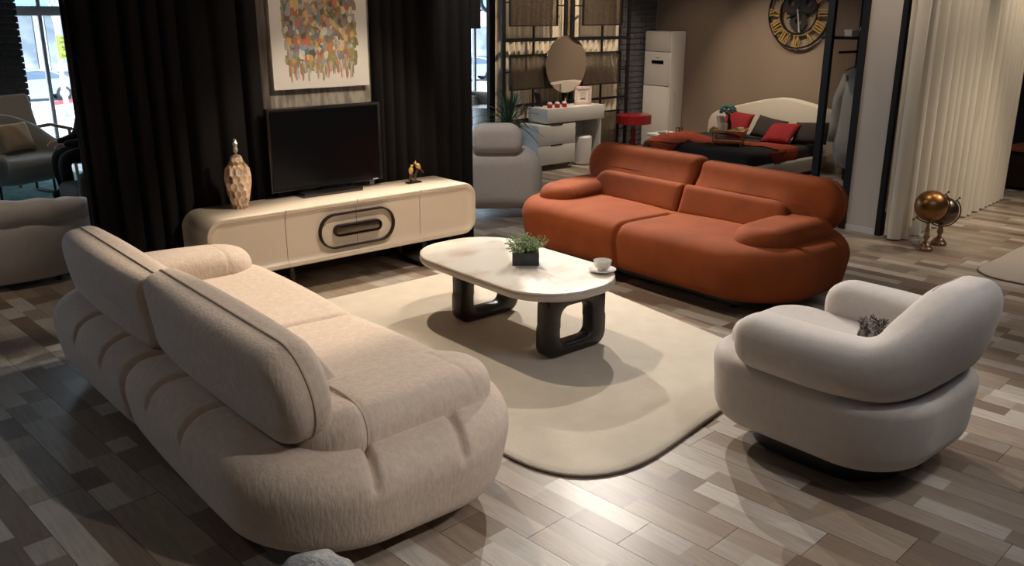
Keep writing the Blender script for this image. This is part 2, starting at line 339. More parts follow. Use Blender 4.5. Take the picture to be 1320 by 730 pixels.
def curtain(name, p0, p1, z0, z1, folds, amp, mt, parent=None, seed=0, cols=14, th=.004, label=None, hem=.0, mid=()):
    rs = np.random.RandomState(seed); PP = [Vector(q) for q in ([p0] + list(mid) + [p1])]; cl_ = [0]
    for q0, q1 in zip(PP[:-1], PP[1:]): cl_.append(cl_[-1] + (q1 - q0).length)
    L = cl_[-1]
    def at(sv):
        for q in range(len(PP) - 1):
            if sv <= cl_[q + 1] + 1e-9 or q == len(PP) - 2: dd = (PP[q + 1] - PP[q]).normalized(); return PP[q] + dd * (sv - cl_[q]), dd
    N = int(folds * 14); ph = np.cumsum(.6 + .8 * rs.rand(int(folds) + 2)); ph = np.interp(np.linspace(0, len(ph) - 1, N + 1), np.arange(len(ph)), ph); ph = (ph - ph[0]) / (ph[-1] - ph[0]) * folds
    am = np.interp(np.linspace(0, 1, N + 1), np.linspace(0, 1, 9), .6 + .6 * rs.rand(9)) * amp
    d = (PP[1] - PP[0]).normalized(); nrm = Vector((-PP[-1].y + PP[0].y, PP[-1].x - PP[0].x)).normalized()
    V, F = [], []; nz = cols
    for j in range(nz + 1):
        t = j / nz; z = z0 + (z1 - z0) * t
        for i in range(N + 1):
            s = i / N; wob = .12 * math.sin(3 * t + s * 9 + seed)
            o = am[i] * math.sin(2 * PI * (ph[i] + wob * .25)) * (1 - .15 * t) + am[i] * .25 * math.sin(4 * PI * ph[i] + 2 * t + seed)
            g = 0
            bp, d = at(s * L); n2 = Vector((-d.y, d.x)); q = bp + d * (am[i] * .45 * math.cos(2 * PI * ph[i])) + n2 * o
            zz = z + (hem * rs.rand() if j == 0 else 0)
            V.append((q.x, q.y, zz))
    for j in range(nz):
        for i in range(N): a = j * (N + 1) + i; F.append((a, a + 1, a + N + 2, a + N + 1))
    # thickness
    n = len(V); A = np.array(V); nn = np.array([nrm.x, nrm.y, 0]) * th; V = np.r_[A, A + nn]; F2 = F + [tuple(x + n for x in f[::-1]) for f in F]
    W1 = N + 1
    for i in range(N): F2.append((i + 1, i, i + n, i + 1 + n)); b = nz * W1; F2.append((b + i, b + i + 1, b + i + 1 + n, b + i + n))
    for j in range(nz): F2.append((j * W1, (j + 1) * W1, (j + 1) * W1 + n, j * W1 + n)); b = j * W1 + N; F2.append((b + W1, b, b + n, b + W1 + n))
    return pymesh(name, V, F2, mt, parent, True, label=label, sharp=60)

# ------------------------------------------------------------------ the shell
cp, sp = math.cos(math.radians(4.2)), math.sin(math.radians(4.2))
floor = box('floor', -4, -3, -.12, 15, 13, -.006, 'subfloor', kind='structure')
# laminate boards, laid 4.2 degrees off the furniture; each carries two printed rows of blocks
PAL = [srgb(*c) for c in ((158, 144, 130), (132, 116, 102), (180, 171, 160), (148, 134, 120), (122, 105, 91), (168, 158, 147), (152, 137, 120), (188, 180, 170), (140, 126, 113))]
def proj(x, y, z=0):
    v = Vector((x, y, z - 1.85)); c = v.dot(FW)
    if c < .3: return None
    return 660 + 1134 * v.dot(RT) / c, 365 + 1134 * v.dot(DN) / c
BW, BL = .206, 1.26
boards = []
for k in range(-22, 66):
    u0 = 2.01 + BW * k; voff = 1.956 - .252 * k
    for j in range(-20, 24):
        v1 = (voff % BL) + BL * j; v0 = v1 - BL
        uc, vc = u0 + BW / 2, (v0 + v1) / 2; x = uc * cp - vc * sp; y = uc * sp + vc * cp
        if not (-3.8 < x < 14.5 and -2.5 < y < 12.3): continue
        area_ = 0
        for vv in np.linspace(v0, v1, 7):
            q = proj(uc * cp - vv * sp, uc * sp + vv * cp)
            if q and -30 < q[0] < 1350 and 120 < q[1] < 760: area_ += 1 / (uc * uc + vv * vv + 3)
        hidden = (1.1 < x < 2.1 and 2.7 < y < 5) or (4.5 < x < 5.4 and 3 < y < 5) or (2.9 < x < 3.9 and 3.0 < y < 4.6)
        if hidden: area_ *= .1
        boards.append((area_, u0, v0, v1))
boards.sort(key=lambda b: -b[0])
def board_geo(u0, v0, v1):
    V, F, C = [], [], []; g = .0009
    for rrow in range(2):
        ua = u0 + g + rrow * (BW / 2 - g); ub = ua + BW / 2 - g; v = v0 + g
        while v < v1 - g - 1e-6:
            e_ = v + random.choice([.16, .24, .34, .46, .6]) * random.uniform(.8, 1.15)
            if v1 - e_ < .12: e_ = v1 - g
            c = random.choice(PAL); f = random.uniform(.88, 1.1); c = tuple(q * f for q in c)
            n = len(V)
            for a, b in ((ua, v), (ub, v), (ub, e_), (ua, e_)): V.append((a * cp - b * sp, a * sp + b * cp, 0))
            F.append((n, n + 1, n + 2, n + 3)); C.append(c); v = e_
    n = len(V)
    for a, b in ((u0 + g, v0 + g), (u0 + BW - g, v0 + g), (u0 + BW - g, v1 - g), (u0 + g, v1 - g)):
        x, y = a * cp - b * sp, a * sp + b * cp; V += [(x, y, 0), (x, y, -.006)]
    for i in range(4): a, b = n + 2 * i, n + 2 * ((i + 1) % 4); F.append((a + 1, b + 1, b, a)); C.append((.05, .04, .035))
    return V, F, C
for b in boards[:296]:
    V, F, C = board_geo(*b[1:]); pymesh('plank', V, F, 'plank', floor, False, cols=C)
VV, FF, CC = [], [], []
for b in boards[296:]:
    V, F, C = board_geo(*b[1:]); o = len(VV); VV += V; FF += [tuple(i + o for i in f) for f in F]; CC += C
pymesh('distant_planks', VV, FF, 'plank', floor, False, kind='stuff', cols=CC)
def struct(name, *a, **k): return box(name, *a, kind='structure', **k)
struct('ceiling', -4, -3, 3.3, 15, 13, 3.4, 'ceil')
struct('wall_left', -4.1, -3, 0, -4, 13, 3.3, 'greywall')
struct('wall_front', -4, -3.1, 0, 15, -3, 3.3, 'greywall')
struct('wall_right', 12.5, -3, 0, 12.6, 13, 3.3, 'darkwall')
# back wall: brick pier, glazing, end jamb
struct('wall_back', 9.87, 11.95, 0, 15, 12.1, 3.3, 'greyframe')
# partition with rough concrete face behind the television
struct('wall_centre', 1.60, 5.86, 0, 4.40, 6.02, 3.3, 'darkwall')
cw = box('wall_concrete', 2.70, 5.76, 0, 3.80, 5.86, 3.3, 'concrete', kind='structure')
box('pillar_strip', 2.58, 5.755, 0, 2.72, 5.86, 3.3, 'stone_pillar', cw)
box('baseboard_centre', 2.5, 5.745, 0, 3.8, 5.757, .07, 'darkwall', kind='structure')
# taupe bedroom wall and the wall behind the cream drapes
struct('wall_bedroom', 9.93, 3.85, 0, 10.05, 8.56, 3.3, 'taupe')
struct('wall_closet', 7.95, 3.80, 0, 9.93, 3.90, 3.3, 'taupe')
# brick walls: bricks as pieces over recessed mortar
def brickwall(name, axis, a0, a1, face, z1, depth, individual=True, dirn=-1, z0=0):
    """wall along x at y=face (front toward -y)"""
    wl = box(name, a0 + .01, face + .012, 0, a1 - .01, face + depth, z1, 'mortar', kind='structure')
    bm = bmesh.new(); bbox(bm, -.104, 0, -.031, .104, .05, .031, .006); me = bpy.data.meshes.new('brick'); bm.to_mesh(me); bm.free(); me.materials.append(M['brick'])
    hb = bmesh.new(); bbox(hb, -.048, 0, -.031, .048, .05, .031, .006); me2 = bpy.data.meshes.new('half_brick'); hb.to_mesh(me2); hb.free(); me2.materials.append(M['brick'])
    r, z = 0, z0 + .037
    extra = []
    while z < z1 - .03:
        x = a0 + (.112 if r % 2 else .0)
        if r % 2: cells = [(a0 + .052, me2)]
        else: cells = []
        while x + .21 < a1 + .02:
            cells.append((x + .106, me)); x += .218
        if a1 - x > .06: cells.append((x + .05, me2))
        for cx, mm in cells:
            o = link('brick', mm, wl); o.location = (cx, face - random.uniform(0, .006), z)
        z += .074; r += 1
    return wl
brickwall('wall_brick_left', 'x', .75, 2.47, 11.62, 2.3, .28, z0=.0)
brickwall('wall_brick_right', 'x', 9.02, 9.93, 8.5, 2.35, .12)
struct('wall_upper', .75, 11.61, 2.3, 2.47, 11.90, 3.3, 'darkwall')
struct('wall_upper_right', 9.02, 8.51, 2.35, 9.93, 8.62, 3.3, 'darkwall')
# glazed shop front
win = bpy.data.objects.new('window_1', None); COL.objects.link(win); win['kind'] = 'structure'
for nm, x0, x1, z0, z1 in (('transom', .2, 9.37, 1.775, 1.885), ('top_rail', .2, 9.87, 3.2, 3.3), ('sill', .2, 9.87, -.1, .03)):
    box(nm, x0, 11.96, z0, x1, 12.04, z1, 'alu', win, bev=.006)
for x in (.2, 2.52, 2.80, 4.4, 6.0, 7.6, 9.37): box('mullion', x - .022, 11.97, 0, x + .022, 12.03, 3.25, 'alu', win, bev=.005)
xs = (.2, 2.52, 2.80, 4.4, 6.0, 7.6, 9.37)
box('pane', 9.39, 11.995, .03, 9.87, 12.003, 3.2, 'glass', win)
for a, b in zip(xs[:-1], xs[1:]):
    box('pane', a + .02, 11.995, .03, b - .02, 12.003, 1.775, 'glass', win); box('pane', a + .02, 11.995, 1.885, b - .02, 12.003, 3.2, 'glass', win)
# ------------------------------------------------------------------ the street outside
struct('ground', -60, 12.2, -2.4, 90, 120, -2.2, 'street')
tag(box('grass_verge', -20, 40.6, -2.2, 60, 41.2, -2.17, 'grass'), 'thin green strip of verge between the road and the pale pavement', 'verge')
fac = thing('shop_building', 'grey blue shop building across the street seen through the glass front', 'building', (20, 52, -2.2))
box('wall', -50, 0, 0, 60, 8, 14, 'facade', fac); 
for i in range(-12, 16):
    wn = box('shop_window', i * 4 + .3, -.25, .9, i * 4 + 3.7, .02, 4.0, 'shopglass', fac); box('window_frame', i * 4 + 3.75, -.3, .2, i * 4 + 4.25, 0, 4.1, 'signwhite', fac)
bm = bmesh.new(); V = [(-50, -2.2, 4.3), (60, -2.2, 4.3), (60, 0, 5.6), (-50, 0, 5.6), (-50, -2.2, 4.1), (60, -2.2, 4.1), (60, 0, 4.1), (-50, 0, 4.1)]
pymesh('awning', V, [(0, 1, 2, 3), (4, 7, 6, 5), (0, 4, 5, 1), (2, 6, 7, 3), (0, 3, 7, 4), (1, 5, 6, 2)], 'facade_blue', fac, False)
box('pink_signboard', 18.2, -2.45, 3.0, 21.5, -2.25, 4.0, 'pinksign', fac)
def text(name, body, size, mt, loc, rot, parent=None, ext=.01, align='CENTER'):
    c = bpy.data.curves.new(name, 'FONT'); c.body = body; c.size = size; c.extrude = ext; c.align_x = align; c.align_y = 'CENTER'; c.resolution_u = 3
    o = bpy.data.objects.new(name, c); COL.objects.link(o); o.location = loc; o.rotation_euler = rot
    dg = bpy.context.evaluated_depsgraph_get(); dg.update(); me = bpy.data.meshes.new_from_object(o.evaluated_get(dg)); bpy.data.objects.remove(o)
    me.materials.clear(); me.materials.append(M[mt]); n = link(name, me, parent); n.location = loc; n.rotation_euler = rot; return n
# big white letters painted high on the right hand pane
sg = thing('shop_lettering', 'large white rounded shop letters high on the glass right of the black drape', 'sign', (9.60, 11.975, 1.93))
V, F = tube_data([(.16 * math.cos(a), 0, .16 * math.sin(a)) for a in np.linspace(.3 * PI, 1.75 * PI, 18)], .035, 8); pymesh('letter', V, F, 'signwhite', sg).location = (.06, 0, .07)
V, F = tube_data([(.12 * math.cos(a), 0, .14 * math.sin(a)) for a in np.linspace(0, 2 * PI, 20)][:-1], .03, 8, True); pymesh('letter', V, F, 'signwhite', sg).location = (.30, 0, .12)
# yellow discount notice taped inside the glass
yn = thing('discount_notice', 'yellow discount notice reading % 50 taped inside the left shop window', 'sign', (2.99, 11.985, 1.27))
yn.scale = (.68, 1, .68); box('sheet', -.06, 0, .0, .30, .002, .40, 'notice', yn)
text('print', 'SEZON SONU', .034, 'ink', (.12, -.004, .36), (PI / 2, 0, 0), yn, .001); text('print', '\u00dcR\u00dcNLERDE', .05, 'ink', (.12, -.004, .285), (PI / 2, 0, 0), yn, .001)
text('print', '% 50', .115, 'ink', (.12, -.004, .175), (PI / 2, 0, 0), yn, .001); text('print', '\u0130ND\u0130R\u0130M', .065, 'ink', (.12, -.004, .05), (PI / 2, 0, 0), yn, .001)
V = [(-.07, 0, 0), (-.035, 0, .035), (-.035, 0, .018), (.035, 0, .018), (.035, 0, .035), (.07, 0, 0), (.035, 0, -.035), (.035, 0, -.018), (-.035, 0, -.018), (-.035, 0, -.035)]
V2 = V + [(x, .004, z) for x, y, z in V]; o = pymesh('arrow_sticker', V2, [tuple(range(10)), tuple(range(19, 9, -1))] + [(i, (i + 1) % 10, (i + 1) % 10 + 10, i + 10) for i in range(10)], 'signred', None, False); o.location = (3.13, 11.98, 1.13)
tag(o, 'small red double headed arrow sticker on the glass under the yellow notice', 'sticker')
# barrier tape and hanging sack seen through the left pane
V, F = [], []; cols = []
for i in range(15):
    t = i / 14; x, y, z = 9.9 + 6.5 * t, 42, -2.1 + 2.1 * t - .5 * math.sin(PI * t); V += [(x, y, z), (x, y + .02, z + .16)]
for i in range(14): F.append((2 * i, 2 * i + 2, 2 * i + 3, 2 * i + 1)); cols.append((.7, .05, .06) if i % 4 < 2 else (.8, .8, .8))
M['tape'] = mat('barrier_tape', (.8, .8, .8), .6, attr='tone')
tag(pymesh('barrier_tape', V, F, 'tape', None, False, cols=cols), 'red and white barrier tape strung slantwise outside the left window', 'tape')
# cars
def make_car(name, label, loc, L=4.5, rz=0):
    c = thing(name, label, 'car', loc, rz, 'parked cars across the street')
    prof = [(0, .45), (.05, .75), (.25, .88), (1.1, .98), (1.75, 1.38), (2.6, 1.45), (3.3, 1.35), (3.95, 1.02), (4.4, .95), (4.5, .6), (4.45, .35), (.1, .3)]
    V, F = [], []; n = len(prof)
    for k, (y, s) in enumerate(((-.8, .94), (-.72, 1.0), (.72, 1.0), (.8, .94))):
        for x, z in prof: V.append((x - 2.25, y if z < 1.05 else y * .82, z if s == 1 else .3 + (z - .3) * s))
    for k in range(3):
        for i in range(n): F.append((k * n + i, k * n + (i + 1) % n, (k + 1) * n + (i + 1) % n, (k + 1) * n + i))
    F.append(tuple(range(n))); F.append(tuple(range(3 * n, 4 * n))[::-1])
    pymesh('body', V, F, 'carpaint', c, True, sharp=40)
    for sgn in (-1, 1):
        y = sgn * .70; W_ = [(1.25, 1.0), (1.85, 1.32), (2.6, 1.38), (3.2, 1.3), (3.75, 1.04)]
        V = [(x - 2.25, sgn * (.815 if z < 1.1 else .70), z) for x, z in W_] ; V += [(x, y_ - sgn * .02, z) for x, y_, z in V]
        pymesh('side_window', V, [(0, 1, 2, 3, 4), (9, 8, 7, 6, 5)] + [(i, (i + 1) % 5, (i + 1) % 5 + 5, i + 5) for i in range(5)], 'carglass', c, False)
        for x in (-1.4, 1.35):
            V, F = tube_data([(0, -.1, 0), (0, .1, 0)], .33, 20); wv = pymesh('wheel', V, F, 'tyre', c); wv.location = (x, sgn * .76, .33)
            V, F = tube_data([(0, -.11, 0), (0, .11, 0)], .21, 12); pymesh('hubcap', V, F, 'rim', wv)
    return c
make_car('parked_car', 'blue grey parked car seen through the left window pane', (9.75, 45.9, -2.2))
make_car('parked_car', 'silver blue car seen in the window gap beside the lattice screen', (33.0, 43.2, -2.2), rz=-.35)
make_car('parked_car', 'parked car half hidden by the black drape in the left window', (14.6, 46.6, -2.2))
# bare branches
def tree(loc, label, seed):
    rs = random.Random(seed); parts = []
    def br(p, d, l, r, k):
        q = p + d * l; parts.append(tube_data([p, (p + q) / 2 + Vector((rs.uniform(-.05, .05), 0, 0)) * l, q], [r, r * .8, r * .6], 5))
        if k == 0: return
        for _ in range(3):
            nd = (d + Vector((rs.uniform(-.8, .8), rs.uniform(-.8, .8), rs.uniform(-.25, .6)))).normalized(); br(q, nd, l * .68, r * .6, k - 1)
    br(Vector((0, 0, 0)), Vector((0, 0, 1)), 2.6, .12, 4); V, F = merge(parts)
    o = pymesh('bare_tree', V, F, 'bark'); o.location = loc; tag(o, label, 'tree')
tree((9.4, 38, -2.2), 'bare winter tree with pale twigs beyond the left window', 3)

# ------------------------------------------------------------------ rugs
def rugmesh(name, W, D, R, H, mt, loc, label, edge=None, rz=0):
    t = thing(name, label, 'rug', loc, rz)
    rs = np.random.RandomState(3)
    def fn(V):
        V = V.copy(); V[:, 2] += .0015 * np.sin(V[:, 0] * 9) * np.sin(V[:, 1] * 7) * (V[:, 2] > 0); return V
    padobj('pile', (W, D, H, R, .008), mt, t, step=.05, prof=3, flat=.08, fn=fn, M4=T(0, 0, H / 2 + .001))
    if edge:
        P = [(x, y, H * .45) for x, y in rring(W / 2, D / 2, R, (20, 20), 14)]
        tube('binding', P, .006, edge, t, 6, True)
    return t
def roundpoly(pts, n=12):
    out = []; N = len(pts)
    for i in range(N):
        p = Vector(pts[i][:2]); r = pts[i][2]; a_ = (Vector(pts[i - 1][:2]) - p).normalized(); b_ = (Vector(pts[(i + 1) % N][:2]) - p).normalized()
        for k in range(n + 1):
            t = k / n; q0 = p + a_ * r * (1 - t); q1 = p + b_ * r * t; out.append(q0.lerp(q1, t))
    return out
rg = thing('area_rug', 'cream wool area rug with rounded corners under the coffee table', 'rug', (3.3, 3.7, 0))
OUT = roundpoly([(2.16 - 3.3, 2.10 - 3.7, .62), (4.02 - 3.3, 2.42 - 3.7, .45), (4.36 - 3.3, 5.02 - 3.7, .25), (2.35 - 3.3, 5.02 - 3.7, .25)], 14)
V, F = [], []; n = len(OUT)
for kk, zz in ((0, .001), (0, .011), (.006, .016)):
    for q in OUT: d_ = q.normalized() * kk; V.append((q.x - d_.x, q.y - d_.y, zz))
for k2 in range(1, 30):
    for q in OUT: f_ = 1 - k2 / 30; V.append((q.x * f_, q.y * f_, .016 + .0012 * math.sin(q.x * f_ * 11) * math.sin(q.y * f_ * 9)))
V.append((0, 0, .016)); nr_ = 3 + 29
for i in range(nr_ - 1):
    for k in range(n): F.append((i * n + k, i * n + (k + 1) % n, (i + 1) * n + (k + 1) % n, (i + 1) * n + k))
for k in range(n): F.append(((nr_ - 1) * n + k, (nr_ - 1) * n + (k + 1) % n, len(V) - 1))
pymesh('pile', V, F, 'rug', rg); tube('binding', [(q.x, q.y, .007) for q in OUT], .006, 'rugedge', rg, 6, True)
rugmesh('area_rug', 3.0, 2.4, .25, .012, 'rug2', (8.15, 1.43, 0), 'pale beige rug on the plank floor at the right edge', 'rugedge', rz=.04)
rugmesh('teal_rug', 3.4, 2.2, .05, .01, 'teal', (1.3, 10.14, 0), 'turquoise rug under the grey armchair by the left window')

# ------------------------------------------------------------------ sofas
def sofa(name, label, L, loc, rz, fab, seam, bcut=.15, dz=0, al=.85, az=.455, ax=.635):
    s = thing(name, label, 'sofa', loc, rz); D = 1.14; h = L / 2
    crA = (-.235 * L, -.105 * L, .105 * L, .235 * L)
    def fn(V):
        V = V.copy(); x, y, z = V[:, 0], V[:, 1], V[:, 2]
        top = sstep(-.04, .12, z)
        # centre seam with a rounded pull on each side
        g = gauss(y + .03 * np.sin(x * 3), .016) * (.30 + .7 * (x > -9)); bulge = 1 - np.clip(np.abs(np.abs(y) - L / 4) / (L / 4), 0, 1) ** 2.2
        nz_ = np.where(np.abs(z) > .1, np.sign(z), 0)
        z2 = z + .018 * bulge * top - .03 * g * top
        ex = np.clip((np.abs(x) - D / 2 + .16) / .16, 0, 1)
        x2 = x - np.sign(x) * g * .028 * ex + np.sign(x) * .018 * bulge * ex
        for c in crA:   # creases pulled in under the back
            f = sstep(-D / 2 + .46, -D / 2 + .10, x) * sstep(.02, .12, z)
            k = gauss(y - c - .25 * (x + D / 2 - .05) * (1 if c > 0 else -1) * .4, .013) * f
            z2 = z2 - .030 * k * top; x2 = x2 + .018 * k * ex
            z2 = z2 + .012 * gauss(y - c, .09) * f * top * 0
        y2 = y.copy()
        for c in (-.19, .17):  # creases at the ends under the armrests
            f = sstep(h - .42, h - .16, np.abs(y)) * sstep(.04, .12, z)
            k = gauss(x - c + .3 * (np.abs(y) - h + .1), .014) * f; z2 = z2 - .036 * k * top; y2 = y2 - np.sign(y) * .020 * k * np.clip((np.abs(y) - h + .16) / .16, 0, 1)
        # bottom tucks in
        t = sstep(.06, -.17, z); x2 = x2 * (1 - .045 * t); y2 = y2 * (1 - .02 * t)
        return np.c_[x2, y2, z2]
    padobj('base_cushion', (D, L, .335, [.44, .44, .50, .50] if 0 else [.44, .42, .42, .44], .14), fab, s, step=.0125, fn=fn, e=2.4, prof=14, rb=.08, flat=.025, M4=T(D / 2, 0, .268))
    # seam line round the lower third of the base
    for sg, nm in ((1, 'left'), (-1, 'right')):
        bl = h - bcut
        R = [.10, .30, .27, .14] if sg > 0 else [.30, .10, .14, .27]     # local x = along the sofa, y = up
        def fb(V, sg=sg):
            V = V.copy(); x, y, z = V[:, 0], V[:, 1], V[:, 2]
            z2 = z * (1 - .25 * np.clip(np.abs(x) / (bl / 2), 0, 1) ** 3 * .6) + .012 * (1 - (2 * x / bl) ** 2) * np.sign(z)
            z2 = z2 + (z > 0) * .105 * sstep(.14, -.15, y) * sstep(0, .06, z) * (1 - sstep(.12 * bl, .46 * bl, x * sg))
            return np.c_[x, y, z2]
        # pad plane xy -> sofa (y, z); thickness -> x
        Rm = Matrix(((0, 0, 1, 0), (1, 0, 0, 0), (0, 1, 0, 0), (0, 0, 0, 1)))
        M4 = T(.215, sg * (bl / 2 + .002), .622 - sg * dz, ry=-.13) @ Rm
        RR = [.30, .05, .10, .25] if sg > 0 else [.05, .30, .25, .10]
        b = padobj('back_cushion', (bl, .355, .205, RR, .080), fab, s, step=.02, fn=fb, e=2.3, prof=11, flat=.03, M4=M4)
        P = [M4 @ Vector((x, y, .022 * 0 + .004)) for x, y in rring(bl / 2 + .001, .1785, RR, (30, 12), 16)]
        cut = [p for p in P if p.z > .46]
        # open the loop where it dives under the cushion
        idx = [i for i, p in enumerate(P) if p.z <= .46]
        if idx:
            k = max(idx) if not (0 in idx) else max(i for i in range(len(P)) if i in idx and (i + 1) % len(P) not in idx)
            P = P[k + 1:] + P[:k + 1]; P = [p for p in P if p.z > .46]
        tube('piping', P, .0055, seam, b, 6)
        # lumbar roll in front of the back
        ll = h * .69
        RL = [.17, .03, .02, .06] if sg > 0 else [.03, .17, .06, .02]
        M5 = T(.395, sg * (ll / 2 + .001), .498, ry=-.36) @ Rm
        padobj('lumbar_cushion', (ll, .24, .21, RL, .05), fab, s, step=.02, e=2.4, prof=9, flat=.03, M4=M5)
        # armrest: three stitched segments
        def fa(V):
            V = V.copy(); x, y, z = V[:, 0], V[:, 1], V[:, 2]
            k = gauss(x + .235, .010) + .75 * gauss(x - .24, .010); sc = 1 - .045 * k
            tp = 1 - .20 * sstep(-.25, -.50, x) - .10 * sstep(.2, .5, x); dome = .02 * (1 - (x / .5) ** 2)
            return np.c_[x, y * sc * tp, (z + dome * (z > 0)) * sc * (1 - .10 * sstep(-.2, -.5, x)) - .012 * sstep(-.2, -.5, x)]
        M6 = T(ax, sg * (h - .34), az, ry=.02, rz=-sg * .05)
        ar = padobj('armrest', (al, .37, .20, [.185, .16, .16, .185], .10), fab, s, step=.014, fn=fa, e=2.1, prof=12, flat=.03, M4=M6)
        P = []
        for i in range(33):
            a = PI * 2 * i / 32; c_, s_ = math.cos(a), math.sin(a)
            P.append(M6 @ Vector((-.235, .179 * (abs(c_) ** .9) * math.copysign(1, c_) * .985, .012 + .107 * (abs(s_) ** .72) * math.copysign(1, s_) - (.006 if s_ < 0 else 0))))
        tube('piping', P[:-1], .005, seam, ar, 6, True)
    padobj('plinth', (.86, L - .62, .06, .12, .01), 'black', s, step=.05, prof=2, M4=T(D / 2, 0, .075))
    for x in (.24, D - .24):
        for y in (-h + .45, -.12, .12, h - .45): lathe('foot', [(.024, 0), (.028, .05)], 'black', s, 14, x, y)
    return s
sofa('sofa', 'long beige textured sofa with its back to the viewer', 2.87, (.965, 3.65, 0), 0, 'beige', 'beige_seam', dz=.018)
sofa('sofa', 'burnt orange suede sofa facing the coffee table', 2.56, (5.54, 4.045, 0), PI, 'orange', 'orange_seam', bcut=.13, dz=.012, al=.80, az=.435, ax=.57)

# ------------------------------------------------------------------ ivory swivel armchair
def u_tube(path, n, sec, m=28):
    """sweep a superellipse section (half width, half height, centre z, lean) along a plan path"""
    P = np.array(path); d = np.r_[0, np.cumsum(np.hypot(*(P[1:] - P[:-1]).T))]; tt = np.linspace(0, 1, n); q = np.interp(tt * d[-1], d, P[:, 0]), np.interp(tt * d[-1], d, P[:, 1])
    X, Y = q
    for _ in range(14): X[1:-1] = (X[:-2] + 2 * X[1:-1] + X[2:]) / 4; Y[1:-1] = (Y[:-2] + 2 * Y[1:-1] + Y[2:]) / 4
    V, F = [], []; TX = np.gradient(X); TY = np.gradient(Y)
    stations = []
    for i in range(n):
        t = Vector((TX[i], TY[i])).normalized(); stations.append((X[i], Y[i], t, tt[i], 1.0, 0))
    def cap(st, sg):
        x, y, t, u, _, _ = st; w_, h_, cz, ln = sec(u); out = []
        for k in range(1, 9):
            a = PI / 2 * k / 8; out.append((x + sg * t.x * w_ * .95 * math.sin(a), y + sg * t.y * w_ * .95 * math.sin(a), t, u, max(math.cos(a) ** .75, .02), 0))
        return out
    stations = cap(stations[0], -1)[::-1] + stations + cap(stations[-1], 1)
    for x, y, t, u, sc, _ in stations:
        w_, h_, cz, ln = sec(u); nr = Vector((t.y, -t.x))
        for k in range(m):
            a = 2 * PI * k / m; c, s_ = math.cos(a), math.sin(a)
            a_ = abs(c) ** .74 * math.copysign(1, c) * w_ * sc; b_ = abs(s_) ** .74 * math.copysign(1, s_) * h_ * sc
            off = a_ + ln * b_; V.append((x + nr.x * off, y + nr.y * off, cz + b_))
    N = len(stations)
    for i in range(N - 1):
        for k in range(m): F.append((i * m + k, (i + 1) * m + k, (i + 1) * m + (k + 1) % m, i * m + (k + 1) % m))
    F.append(tuple(range(m))); F.append(tuple((N - 1) * m + k for k in range(m))[::-1])
    return V, F
ac = thing('armchair', 'ivory fabric swivel armchair with wraparound back, near the rug', 'armchair', (3.42, 1.78, 0), 0)
def fn(V):
    V = V.copy(); x, y, z = V[:, 0], V[:, 1], V[:, 2]
    t = sstep(.05, -.16, z); s_ = 1 - .045 * t
    z2 = z + .02 * (1 - (x / .55) ** 2) * (z > 0) * sstep(.0, .5, y); return np.c_[x * s_, y * s_, z2]
padobj('base', (.885, .98, .315, [.26, .26, .30, .30], .055), 'ivory', ac, step=.03, fn=fn, e=2.2, prof=10, rb=.09, M4=T(0, .0, .2575))
padobj('seat_cushion', (.58, .72, .13, .18, .06), 'ivory', ac, step=.03, e=2.2, M4=T(0, .11, .43, rx=.04))
pth = [(-.355, .18), (-.36, .02), (-.355, -.15), (-.31, -.32), (-.16, -.40), (0, -.41), (.16, -.40), (.31, -.32), (.355, -.15), (.36, .02), (.355, .18)]
def sec(u):
    k = float(sstep(.25, .46, u)) * float(sstep(.75, .54, u)); arm = 1 - k
    return (.118 + .010 * k, .118 + .110 * k, .522 + .115 * k, .02 + .24 * k)
V, F = u_tube(pth, 90, sec, 36); wr = pymesh('wraparound_back', V, F, 'ivory', ac)
def seamring(u, x0, x1):
    pass
# stitched seams where the arms turn into the back
def usec_point(u, ang, off=.002):
    P = np.array(pth); d = np.r_[0, np.cumsum(np.hypot(*(P[1:] - P[:-1]).T))]; tt = np.linspace(0, 1, 90); X = np.interp(tt * d[-1], d, P[:, 0]); Y = np.interp(tt * d[-1], d, P[:, 1])
    for _ in range(14): X[1:-1] = (X[:-2] + 2 * X[1:-1] + X[2:]) / 4; Y[1:-1] = (Y[:-2] + 2 * Y[1:-1] + Y[2:]) / 4
    x, y = np.interp(u, tt, X), np.interp(u, tt, Y); tx, ty = np.interp(u, tt, np.gradient(X)), np.interp(u, tt, np.gradient(Y)); l = math.hypot(tx, ty); tx /= l; ty /= l
    w_, h_, cz, ln = sec(u); c, s_ = math.cos(ang), math.sin(ang); a_ = abs(c) ** .74 * math.copysign(1, c) * (w_ + off); b_ = abs(s_) ** .74 * math.copysign(1, s_) * (h_ + off); o_ = a_ + ln * b_
    return (x + ty * o_, y - tx * o_, cz + b_)
for u0, sg in ((.27, 1), (.73, -1)):
    P = [usec_point(u0 + sg * .055 * (i / 16), PI * .62 + (PI * .42) * i / 16 * 1.0, .0) for i in range(17)]
    tube('seam', P, .0028, 'ivory_seam', wr, 6)
P = [usec_point(u, PI * .62, .0) for u in np.linspace(.42, .58, 24)]; tube('seam', P, .0022, 'ivory_seam', wr, 6)
padobj('swivel_base', (.62, .68, .095, .24, .02), 'black', ac, step=.04, prof=3, M4=T(0, 0, .0485))
fc = padobj('fur_cushion', (.15, .13, .08, .04, .035), 'fur', None, step=.015, e=1.6, M4=T(3.385, 1.655, .545, rx=1.1, rz=.3))
tag(fc, 'small dark furry cushion tucked into the ivory armchair', 'cushion')
tf = []
